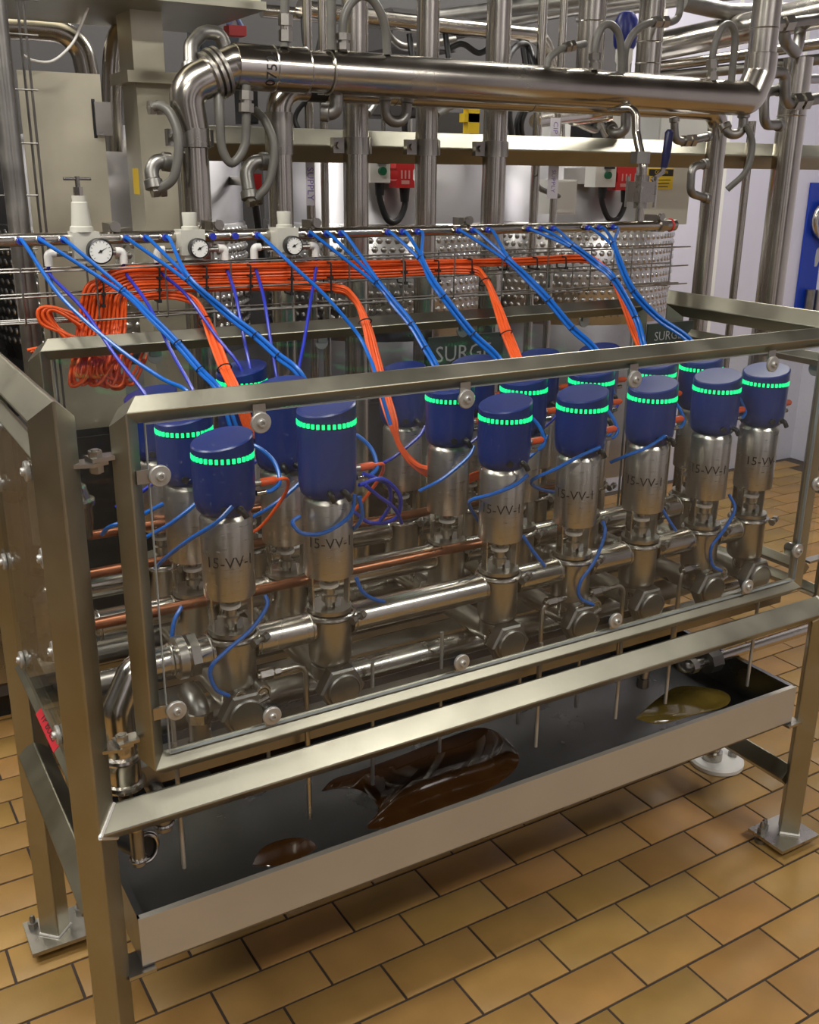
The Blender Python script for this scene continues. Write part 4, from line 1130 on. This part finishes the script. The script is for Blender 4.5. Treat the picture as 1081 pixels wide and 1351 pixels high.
gtube([(940, 112, .83), (941, 72, .83), (950, 42, .83), (961, 32, .83), (970, 45, .83), (968, 80, .83), (964, 118, .83)], .0110, 'grey arched hose nearest the half elbow of the main pipe', nuts=[(940, 106, .83, 0, -28)], group=GH)
gtube([(722, 90, .84), (726, 76, .84), (740, 65, .84), (760, 60, .86), (772, 58, .9)], .0095, 'grey hose curving off the main pipe to the near riser', nuts=[(745, 63, .84, 12, -3)], group=GH)
gtube([(985, 165, .84), (993, 190, .83), (985, 225, .83), (960, 250, .86)], .0100, 'grey hose bowed beside the slim pipe under the half elbow', group=GH)
gtube([(444, 108, .86), (444, 150, .86), (425, 148, .88)], .0170, 'cast steel drop elbow under the main pipe spool', CASTM, sp=False, rad=.03, name='pipe_elbow', cat='pipe fitting')
gtube([(508, 125, .92), (509, 160, .92), (535, 162, .92), (538, 128, .92)], .0135, 'cast steel U-trap under the main pipe', CASTM, sp=False, rad=.03, name='pipe_elbow', cat='pipe fitting')
gtube([(826, 140, .90), (826, 172, .90), (812, 178, .92), (806, 168, .96)], .0150, 'cast steel drop elbow next to the ball valve pipe', CASTM, sp=False, rad=.025, name='pipe_elbow', cat='pipe fitting')
gtube([(890, 155, .88), (891, 185, .88), (905, 187, .88), (935, 180, .92)], .0120, 'cast steel elbow with coupling on the return pipe end', CASTM, nuts=[(902, 186, .88, 14, -1)], sp=False, rad=.02, name='pipe_elbow', cat='pipe fitting')
gtube([(982, 148, .86), (980, 176, .86), (962, 178, .88), (956, 165, .9)], .0150, 'cast steel drop elbow under the half elbow', CASTM, sp=False, rad=.025, name='pipe_elbow', cat='pipe fitting')
gtube([(932, 216, .92), (913, 220, .92), (911, 255, .92), (934, 262, .92)], .0130, 'cast steel U-elbow clasping the return pipe end', CASTM, sp=False, rad=.025, name='pipe_elbow', cat='pipe fitting')
gtube([(1015, 95, 1.0), (1036, 96, 1.0), (1036, 138, 1.0), (1090, 128, 1.0)], .0190, 'dark cast elbows joined to a horizontal hose at the thick upright pipe', CASTM, nuts=[(1045, 135, 1.0, 20, -2)], sp=False, rad=.03, name='pipe_elbow', cat='pipe fitting')
gtube([(1030, 118, 1.04), (1008, 122, 1.02), (1009, 165, 1.02), (1030, 165, 1.04)], .0165, 'dark cast U-elbow clasping the thick upright pipe', CASTM, sp=False, rad=.03, name='pipe_elbow', cat='pipe fitting')
gtube([(1022, 32, 1.0), (1040, 30, 1.0), (1100, 22, 1.0)], .0160, 'dark horizontal pipe with gland above the thick upright pipe', CASTM, nuts=[(1018, 33, 1.0, 26, -3)], sp=False, rad=.02, name='pipe_elbow', cat='pipe fitting')
gtube([(1034, 32, 1.02), (1036, 55, 1.02), (1050, 70, 1.05), (1056, 48, 1.11), (1056, 20, 1.11)], .0200, 'dark cast bend over the top of the thick upright pipe', CASTM, sp=False, rad=.03, name='pipe_elbow', cat='pipe fitting')

# ---- ball valve drop on the air header
xv = at(847, 245, y=.75).x
t = thing('ball_valve', (xv, .78, ZH), 'steel ball valve with navy lever handle on the pipe down to the air header', 'valve')
zt = at(848, 150, y=.80).z
MB().tube(bend([(xv - .05, .86, zt + .012), (xv, .80, zt + .015), (xv, .79, zt - .05), (xv, .75, ZH + .16), (xv, .75, ZH + .012)], .03), .0125, 18).build('drop_pipe', PIPE, t)
z1_ = at(849, 208, y=.77).z
m = MB(); m.cyl((xv, .765, z1_ - .016), (xv, .765, z1_ + .016), .028, seg=6); m.build('hex_union', CASTM, t)
zv = at(849, 253, y=.75).z
m = MB(); m.box((xv - .030, .72, zv - .028), (xv + .030, .78, zv + .028)); m.cyl((xv, .75, zv - .045), (xv, .75, zv + .045), .02, seg=16)
for sx in (-.028, .028):
    for sy in (.722, .778): m.cyl((xv + sx, sy, zv - .042), (xv + sx, sy, zv + .042), .005, seg=8)
m.build('valve_block', STEEL, t)
m = MB(); m.prism([(xv + .02, .725, zv + .028), (xv + .058, .722, zv + .05), (xv + .062, .722, zv + .075), (xv + .048, .722, zv + .075), (xv + .046, .722, zv + .058), (xv + .012, .725, zv + .036)], (0, .006, 0)); lv = m.build('lever', PIPE, t)
m = MB(); m.tube([(xv + .055, .724, zv + .066), (xv + .058, .722, zv + .10), (xv + .060, .720, zv + .16), (xv + .060, .720, zv + .168)], [.010, .0125, .0125, .006], 12); m.build('grip', NAVY, lv)

# ------------------------------------------------------------------ tanks with dimple jackets
def dimple_tank(x, y, r, z0, z1, zd, label, zj=1.2):
    t = thing('surge_tank', (x, y, 0), label, 'tank', 'dimple-jacketed tanks')
    m = MB(); m.lathe((x, y, 0), (0, 0, 1), [(r * .3, z0 - .1), (r, z0), (r, z1), (r * .9, z1 + .06), (r * .3, z1 + .11)], 64); m.build('shell', TANKM, t)
    m = MB(); n = int(2 * math.pi * r / .031)
    R_ = r + .006
    m.lathe((x, y, 0), (0, 0, 1), [(r, zj), (R_, zj + .005), (R_, zd - .005), (r, zd)], 96, caps=False)
    rows = int((zd - zj - .03) / .030)
    for j in range(rows):
        for i in range(n):
            a = 2 * math.pi * (i + .5 * (j % 2)) / n
            if not (math.pi * .95 < a % (2 * math.pi) < math.pi * 1.98): continue
            d = V((math.cos(a), math.sin(a), 0)); s_ = V((-d.y, d.x, 0))
            c = V((x, y, zd - .024 - j * .030)) + d * (R_ - .0006)
            rg = [m.ring([c + d * h + s_ * (q * math.cos(b)) + V((0, 0, q * math.sin(b))) for b in [k * math.pi / 3 for k in range(6)]]) for q, h in ((.0125, 0), (.0088, .0045), (.0045, .006))]
            m.skin(rg[0], rg[1]); m.skin(rg[1], rg[2]); m.f.append(tuple(rg[2]))
    tag(m.build('dimple_jacket', DIMPLE, t, sharp=80), kind='stuff')
    for k in range(3):
        a = math.radians(210 + 120 * k); lx, ly = x + r * .8 * math.cos(a), y + r * .8 * math.sin(a)
        MB().cyl((lx, ly, 0.0), (lx, ly, z0 + .05), .03, seg=14).build('leg', STEEL, t)
dimple_tank(.66, 2.02, .42, .55, 1.80, 1.615, 'dimple-jacketed steel tank behind the blank sheet panel')
dimple_tank(1.66, 2.02, .43, .55, 1.80, 1.605, 'dimple-jacketed steel tank carrying the red plug and green-button box')
dimple_tank(2.60, 2.02, .44, .55, 1.80, 1.595, 'dimple-jacketed steel tank next to the caution sign')

def button_box(u0, v0, u1, v1, y, ru0, ru1, rv1, label, half=False):
    a, b = at(u0, v0, y=y), at(u1, v1, y=y)
    t = thing('button_box', (a.x, y, b.z), 'pale control box with green button ' + label, 'control box')
    MB().box((a.x, y, b.z), (b.x, y + .06, a.z)).build('case', WHITE, t)
    MB().box((a.x + .01, y + .06, b.z + .01), (b.x - .01, y + .30, a.z - .01)).build('mount', STEEL, t)
    c = V((a.x * .45 + b.x * .55, y, a.z * .55 + b.z * .45))
    MB().cyl(c, c + V((0, -.014, 0)), .013, seg=18).build('button', mat('green_button', (.005, .12, .05), 0, .3), t)
    MB().box((c.x - .015, y - .02, c.z + .022), (c.x + .02, y, c.z + .055)).build('switch', BLACK, t)
    ra, rb = at(ru0, v0, y=y), at(ru1, rv1, y=y)
    p = thing('red_plug', (ra.x, y, rb.z), 'red plug housing on a black cable ' + label, 'plug')
    mid = (ra.z + rb.z) / 2
    m = MB(); w0, w1 = ra.x, rb.x
    m.prism([(w0, y, ra.z), (w1, y, ra.z), (w1, y, mid + .02), (w1 - .006, y, mid + .014), (w1 - .006, y, mid - .014), (w1, y, mid - .02), (w1, y, rb.z), (w0, y, rb.z), (w0, y, mid - .02), (w0 + .006, y, mid - .014), (w0 + .006, y, mid + .014), (w0, y, mid + .02)][::-1], (0, .05, 0)); m.build('housing', RED, p)
    MB().box((w0 + .012, y + .05, rb.z + .012), (w1 - .012, y + .30, ra.z - .012)).build('mount', STEEL, p)
    m = MB()
    for k in range(3):
        xx = w0 + (w1 - w0) * (.3 + .2 * k); m.box((xx - .003, y - .001, mid - .012), (xx + .003, y, mid + .014))
    m.box((w0 + .02, y - .001, rb.z + .012), (w1 - .02, y, rb.z + .024)); m.build('print', mat('pale_red_print', (.75, .35, .33), 0, .5), p)
    e0 = V((c.x + .01, y + .03, b.z)); e1 = V((w1 - .02, y + .03, rb.z))
    low = min(e0.z, e1.z) - .11
    P = spl([e0, e0 + V((.0, 0, -.05)), V((e0.x * .75 + e1.x * .25, y + .02, low + .01)), V((e0.x * .35 + e1.x * .65, y + .02, low + .005)), e1 + V((.0, 0, -.06)), e1], 7)
    m = MB(); m.tube(P, .0105, 12); m.cyl(e0 + V((0, 0, -.04)), e0, .014, .017, seg=14); m.cyl(e1 + V((0, 0, -.045)), e1, .014, .018, seg=14); m.build('cable', BLACK, p)
button_box(489, 213, 515, 241, 1.50, 523, 547, 248, 'on the tank behind the middle pipes')
button_box(787, 218, 812, 247, 1.50, 815, 838, 251, 'on the tank next to the caution sign')
a, b = at(332, 229, y=1.5), at(346, 250, y=1.5)
t = thing('red_plug', (a.x, 1.5, b.z), 'red plug housing seen through the cast elbow on the far dimpled tank', 'plug')
MB().box((a.x, 1.5, b.z), (b.x, 1.56, a.z)).build('housing', RED, t)
MB().box((a.x + .01, 1.56, b.z + .01), (b.x - .01, 1.95, a.z - .01)).build('mount', STEEL, t)
MB().tube(spl([((a.x + b.x) / 2, 1.53, b.z), ((a.x + b.x) / 2 + .01, 1.53, b.z - .1), ((a.x + b.x) / 2 + .03, 1.55, b.z - .22)], 5), .012, 10).build('cable', BLACK, t)

# caution sign on a pale sheet
a, b = at(850, 216, y=1.52), at(906, 296, y=1.52)
t = thing('caution_sign', (a.x, 1.52, b.z), 'yellow caution sign with black heading on a pale steel sheet', 'sign')
MB().box((a.x, 1.52, b.z), (b.x, 1.527, a.z)).build('backing_sheet', mat('pale_sheet', (.62, .60, .50), .3, .45), t)
a, b = at(856, 222, y=1.516), at(887, 250, y=1.516)
MB().box((a.x, 1.515, b.z), (b.x, 1.52, a.z)).build('plate', YELLOW, t)
hz = a.z - (a.z - b.z) * .36
m = MB(); m.box((a.x + .003, 1.5135, hz), (b.x - .003, 1.515, a.z - .003)); hd_ = m.build('heading', INK, t)
lettering('lettering', 'CAUTION', .0185, lambda px, py: V(((a.x + b.x) / 2 + px, 1.5128, (hz + a.z) / 2 + py)), YELLOW, hd_, .82)
m = MB()
for k in range(3): m.box((a.x + .014, 1.5135, hz - .016 - .012 * k), (b.x - .014 - .006 * k, 1.515, hz - .0135 - .012 * k))
m.build('small_print', INK, t)

def surge_sign(u0, v0, u1, v1, y, size, label, lu, lv):
    a, b = at(u0, v0, y=y), at(u1, v1, y=y)
    t = thing('surge_sign', (a.x, y, b.z), label, 'sign')
    MB().box((a.x, y, b.z), (b.x, y + .006, a.z)).build('plate', SIGNM, t)
    c = at(lu, lv, y=y - .001)
    lettering('lettering', 'SURGE', size, lambda px, py: V((c.x + px, y - .0012, c.z + py)), PALE, t)
surge_sign(566, 446, 662, 500, 1.02, .068, 'dark sign lettered SURGE behind the back panel below the blue hose bundles', 612, 466)
surge_sign(856, 428, 912, 470, .578, .036, 'dark green sign lettered SURGE at the back corner of the frame', 882, 443)

t = thing('pump_skid', (.95, 1.35, 0), 'low dark pump skid standing on the floor behind the back guard door', 'machine')  # added box: darkens the space behind the valves and cuts floor light
DK = mat('dark_machine_paint', (.03, .028, .027), .2, .4)
MB().box((.12, 1.33, .09), (1.78, 1.50, 1.10)).build('casing', DK, t)
for k in range(5):
    MB().box((.15 + k * .325, 1.322, .14), (.445 + k * .325, 1.33, 1.06)).build('cover_panel', DK, t)
for xx in (.2, .95, 1.7): MB().cyl((xx, 1.41, 0), (xx, 1.41, .09), .03, seg=14).build('foot', STEEL, t)
# ------------------------------------------------------------------ equipment at the sheet-panel end
a, b = at(22, 92, y=1.05), at(150, 320, y=1.05)
t = thing('sheet_panel', (a.x, 1.05, b.z), 'blank stainless sheet panel with a folded tab beside the square duct', 'panel')
MB().box((a.x, 1.05, 1.15), (b.x - .0, 1.056, a.z)).build('sheet', SHEET, t)
c0, c1 = at(124, 134, y=1.04), at(149, 179, y=1.04)
MB().box((c0.x, 1.038, c1.z), (c1.x, 1.048, c0.z)).build('tab', STEEL, t)
MB().box((c0.x - .004, 1.049, c1.z - .006), (c0.x + .004, 1.052, c0.z + .006)).build('tab_edge', BLACK, t)
a, b = at(172, 25, y=1.10), at(218, 95, y=1.10)
t = thing('square_duct', (a.x, 1.1, .9), 'square stainless duct with a flange joint under the overhead trough', 'duct')
MB().box((a.x, 1.10, b.z), (b.x, 1.22, 2.45)).build('upper_section', SHEET, t)
fz = at(190, 102, y=1.09).z
MB().box((a.x - .022, 1.08, fz - .012), (b.x + .028, 1.24, fz + .014)).build('flange', SHEET, t)
MB().box((a.x + .004, 1.105, .85), (b.x + .016, 1.23, fz - .012)).build('lower_section', SHEET, t)
lab = MB(); p0, p1 = at(163, 222, y=1.2), at(174, 256, y=1.2)
MB().box((a.x + .0035, 1.14, p1.z), (a.x + .004, 1.19, p0.z)).build('yellow_label', YELLOW, t)
a, b = at(72, 0, y=.95), at(345, 22, y=.95)
t = thing('overhead_trough', (a.x, 1.1, b.z), 'long folded sheet-steel trough running overhead above the square duct', 'trough')
MB().box((a.x - .25, .95, b.z + .03), (b.x, 1.42, b.z + .22)).build('trough_body', SHEET, t)
MB().box((a.x - .25, .93, b.z + .012), (b.x + .005, 1.44, b.z + .03)).build('bottom_flange', FRAME, t)
gtube([(-15, 34, 1.5), (40, 36, 1.5), (82, 40, 1.5), (108, 62, 1.5), (118, 110, 1.5), (124, 200, 1.5)], .032, 'bent steel pipe dropping behind the blank sheet panel', PIPE, name='bent_pipe', cat='pipe', sp=False, rad=.1)
gtube([(168, 30, 1.4), (152, 60, 1.4), (148, 120, 1.4), (150, 200, 1.4)], .028, 'bent steel pipe in the gap beside the square duct', PIPE, name='bent_pipe', cat='pipe', sp=True)
gtube([(30, 72, 1.0), (45, 80, 1.0), (70, 80, 1.0), (95, 58, 1.0), (108, 30, 1.0), (116, 10, 1.0)], .003, 'thin white cable looping over the blank sheet panel', WHITE, name='loose_cable', cat='cable')
t = thing('dark_cabinet', (.2, 1.9, 0), 'dark steel cabinet behind the blank sheet panel', 'cabinet')
MB().box((-.62, 1.75, .1), (.14, 2.25, 2.4)).build('carcass', mat('dark_cabinet_paint', (.09, .085, .085), .4, .45), t)
MB().box((-.58, 1.742, .15), (.10, 1.75, 2.35)).build('door', STEEL, t)
for xx in (-.55, .07): MB().box((xx - .03, 1.8, 0), (xx + .03, 2.2, .1)).build('plinth', BLACK, t)
t = thing('floor_cabinet', (-.9, 1.6, 0), 'low stainless cabinet beyond the red-taped frame end', 'cabinet')
MB().box((-1.5, 1.5, .12), (-.72, 2.1, 1.35)).build('carcass', SHEET, t)
for xx in (-1.45, -.78): MB().box((xx - .03, 1.55, 0), (xx + .03, 2.05, .12)).build('plinth', BLACK, t)

# ------------------------------------------------------------------ overhead clutter
def opipe(pts, r, label, material=PIPE, rad=.08, name='overhead_pipe'):
    P = bend([at(u, v, y=y) for u, v, y in pts], rad)
    return tag(MB().tube(P, r, 18).build(name, material, None, origin=P[0]), label, 'pipe')
opipe([(395, 12, 1.7), (560, 32, 1.7), (715, 47, 1.7), (736, 110, 1.7), (736, 190, 1.7)], .028, 'overhead steel pipe that elbows down by the CIP tube')
opipe([(345, 14, 1.75), (430, 22, 1.75), (560, 36, 1.75)], .020, 'thin overhead steel pipe under the bright lamp reflection')
opipe([(520, 30, 2.3), (700, 8, 1.9), (860, -12, 1.6)], .030, 'dark overhead pipe crossing behind the two upright pipes', CASTM)
opipe([(560, 52, 2.4), (720, 18, 2.1), (900, -10, 1.8)], .026, 'lower dark overhead pipe crossing behind the upright pipes', CASTM)
opipe([(866, 62, 1.7), (1000, 34, 1.3), (1100, 12, 1.0)], .052, 'fat overhead steel pipe slanting behind the half elbow')
opipe([(868, 88, 1.7), (1000, 70, 1.4), (1100, 55, 1.2)], .020, 'slim overhead pipe just below the fat slanting pipe')
opipe([(868, 102, 1.7), (1000, 88, 1.4), (1100, 76, 1.2)], .020, 'second slim overhead pipe below the fat slanting pipe', CASTM)
opipe([(760, 20, 2.2), (900, -2, 1.9), (1000, -14, 1.7)], .030, 'dark overhead pipe above the arched hoses', CASTM)
opipe([(900, 2, 1.4), (960, 16, 1.4), (1100, 14, 1.4)], .030, 'brown-tinted overhead pipe stub by the tall riser', CASTM)
opipe([(706, 160, 1.32), (780, 150, 1.5), (830, 138, 1.4)], .022, 'bright bent pipe under the main pipe beside the CIP tube')
opipe([(742, 145, 1.6), (756, 160, 1.6), (800, 155, 1.6), (850, 140, 1.5)], .018, 'second bent pipe tucked under the main pipe', PIPE, .03)
for u, v, y, w, h, dd, mt_, lb in ((520, 130, 1.7, .18, .12, .15, DARKWALL, 'grey junction box above the beam behind the U-trap'),
                             (600, 165, 1.6, .16, .08, .12, DARKWALL, 'flat grey box resting on the beam between the upright pipes'),
                             (290, 70, 1.5, .12, .12, .1, mat('slate_plastic', (.05, .06, .08), 0, .5), 'dark slate box behind the main pipe union ring'),
                             (330, 135, 1.5, .05, .12, .06, BLACK, 'black ribbed hose connector behind the grey U-shaped hose'),
                             (800, 175, 1.7, .16, .09, .12, BLACK, 'black motor terminal box under the main pipe'),
                             (745, 170, 1.9, .12, .10, .1, WHITE, 'pale terminal box behind the CIP tube'),
                             (560, 40, 2.2, .3, .14, .2, DARKWALL, 'dark overhead trunking box between the upright pipes'),
                             (745, 260, 1.5, .11, .12, .08, WHITE, 'white switch box beside the brown slim pipe'),
                             (905, 170, 1.75, .3, .12, .2, mat('pale_box', (.45, .45, .42), 0, .5), 'pale louvred box above the caution sign')):
    p = at(u, v, y=y)
    t = thing('equipment_box', (p.x, y, p.z - h / 2), lb, 'box')
    m = MB(); b_ = .006
    m.box((p.x - w / 2, y, p.z - h / 2), (p.x + w / 2, y + dd, p.z + h / 2)); m.build('case', mt_, t)
    m = MB(); m.box((p.x - w / 2 + b_, y - .006, p.z - h / 2 + b_), (p.x + w / 2 - b_, y, p.z + h / 2 - b_)); m.build('lid', mt_, t)
    if p.z - h / 2 > 1.86: MB().cyl((p.x, y + dd / 2, 1.83), (p.x, y + dd / 2, p.z - h / 2), .008, seg=8).build('support_rod', STEEL, t)
a = at(826, 40, y=1.2)
t = thing('blue_capped_valve', (a.x, 1.2, a.z - .25), 'round dark blue valve cap on a pale stem between the two risers', 'valve cap')
MB().lathe((a.x, 1.2, a.z), (0, 0, 1), [(.030, -.055), (.036, -.045), (.040, -.01), (.036, .03), (.024, .05), (.006, .056)], 24).build('cap', mat('blue_cap', (.006, .014, .16), 0, .35), t)
MB().lathe((a.x, 1.2, a.z), (0, 0, 1), [(.022, -.30), (.022, -.10), (.028, -.09), (.028, -.055)], 20).build('stem', WHITE, t)
a = at(313, 40, y=1.2)
t = thing('red_clip', (a.x, 1.2, a.z), 'red clip with blue and white bits above the main pipe collar', 'clip')
MB().box((a.x - .022, 1.2, a.z - .012), (a.x + .026, 1.24, a.z + .012)).build('jaw', RED, t)
MB().tube([(a.x - .015, 1.22, a.z + .012), (a.x, 1.22, a.z + .05), (a.x + .02, 1.22, a.z + .012)], .008, 8).build('strap', mat('pale_blue', (.2, .35, .7), 0, .4), t)
a = at(626, 156, y=1.3)
t = thing('yellow_connector', (a.x, 1.3, a.z - .04), 'yellow connector body hanging beside the upright pipe over the beam', 'connector')
MB().box((a.x - .022, 1.3, a.z - .045), (a.x + .02, 1.33, a.z + .045)).build('body', YELLOW, t)
MB().box((a.x - .036, 1.3, a.z - .012), (a.x + .02, 1.33, a.z + .014)).build('crosspiece', YELLOW, t)
for k in range(5):
    u0 = (560, 588, 688, 694, 540)[k]
    gtube([(u0, 45, 1.7), (u0 + 8, 120, 1.66), (u0 - 6, 165, 1.66), (u0 + 4, 205, 1.7)], .010, 'black cable hanging in the gap above the beam', BLACK, name='loose_cable', cat='cable', group='black cables above the beam')
for k, (u0, v0) in enumerate(((30, 340), (38, 300))):
    a = at(u0, 380, y=.86)
    tag(MB().cyl((a.x, .86, .9), (a.x, .86, 2.6), .016, seg=14).build('upright_conduit', CASTM, None, origin=(a.x, .86, .9)), 'grey upright conduit behind the wire ladder', 'conduit', 'conduits behind the wire ladder')

for k, (pts, r_, mt_) in enumerate((
    ([(484, 150, 1.12), (500, 130, 1.2), (520, 128, 1.2), (552, 138, 1.12)], .012, CASTM),
    ([(576, 152, 1.12), (596, 140, 1.25), (610, 136, 1.32), (622, 140, 1.345)], .010, RUBBER),
    ([(500, 27, 1.75), (520, 55, 1.8), (545, 62, 1.8), (600, 52, 1.8)], .014, CASTM),
    ([(590, 66, 1.7), (610, 58, 1.7), (632, 70, 1.7), (650, 60, 1.7)], .010, BLACK),
    ([(664, 88, 1.12), (680, 62, 1.3), (696, 60, 1.36), (706, 88, 1.32)], .010, BLACK),
    ([(676, 130, 1.6), (672, 150, 1.6), (676, 180, 1.6)], .012, BLACK),
    ([(752, 158, 1.6), (785, 172, 1.6), (790, 160, 1.6), (800, 180, 1.6)], .012, CASTM),
    ([(400, 14, 1.7), (404, 60, 1.68), (418, 72, 1.68), (430, 18, 1.7)], .010, BLACK),
    ([(408, 128, 1.237), (392, 148, 1.26), (391, 165, 1.26), (408, 186, 1.237)], .007, BLACK),
    ([(706, 230, 1.31), (710, 246, 1.4), (724, 254, 1.46), (740, 260, 1.51)], .009, RUBBER))):
    gtube(pts, r_, ('dark conduit bend over the U-trap', 'grey hose bend leading to the yellow connector', 'dark conduit looping between the two overhead pipes', 'black cable looping beside the thick clamped pipe', 'black cable arched beside the elbow of the overhead pipe', 'black cable hanging beside the yellow connector', 'dark conduit crumpled above the second red plug', 'black cable sagging over the spool piece', 'black cable hanging behind the SUPPLY tube', 'grey hose bend by the white switch box')[k], mt_, name='loose_cable', cat='cable', group='loose cables among the pipes')
# ------------------------------------------------------------------ tool board on the pale wall
yb = Y1 - .02
a, b = at(1072, 241, y=yb), at(1150, 420, y=yb)
t = thing('tool_board', (a.x, yb, b.z), 'blue shadow board with pale tool outlines on the pale wall', 'tool board')
MB().box((a.x, yb, b.z), (b.x, yb + .015, a.z)).build('board', BOARD, t)
m = MB()
o = at(1073, 330, y=yb - .001)
pts = [(0, .0), (.03, .03), (.10, .05), (.10, .02), (.05, 0), (.04, -.06), (.02, -.10), (.0, -.10), (-.005, -.05)]
m.prism([(o.x + .035 + px, yb - .001, o.z + pz) for px, pz in pts][::-1], (0, .001, 0)); m.build('tool_outline', PALE, t)
m = MB(); q = at(1083, 290, y=yb - .03); m.torus(q + V((.05, 0, 0)), (0, 1, 0), .10, .022, 28, 10); m.build('hanging_ring', PIPE, t)
for k, uu in enumerate((1064, 1076)):
    q = at(uu, 395, y=yb - .02); MB().cyl((q.x + .02, yb - .03, q.z - .25), (q.x + .02, yb - .03, q.z + .06), .028, seg=16).build('tool_handle', (CASTM, TANKM)[k], t)
gtube([(1042, 105, 1.11), (1080, 104, 1.11), (1115, 103, 1.11)], .016, 'pale horizontal pipe stub beside the thick upright pipe', TANKM, name='bent_pipe', cat='pipe', sp=False, rad=.02)
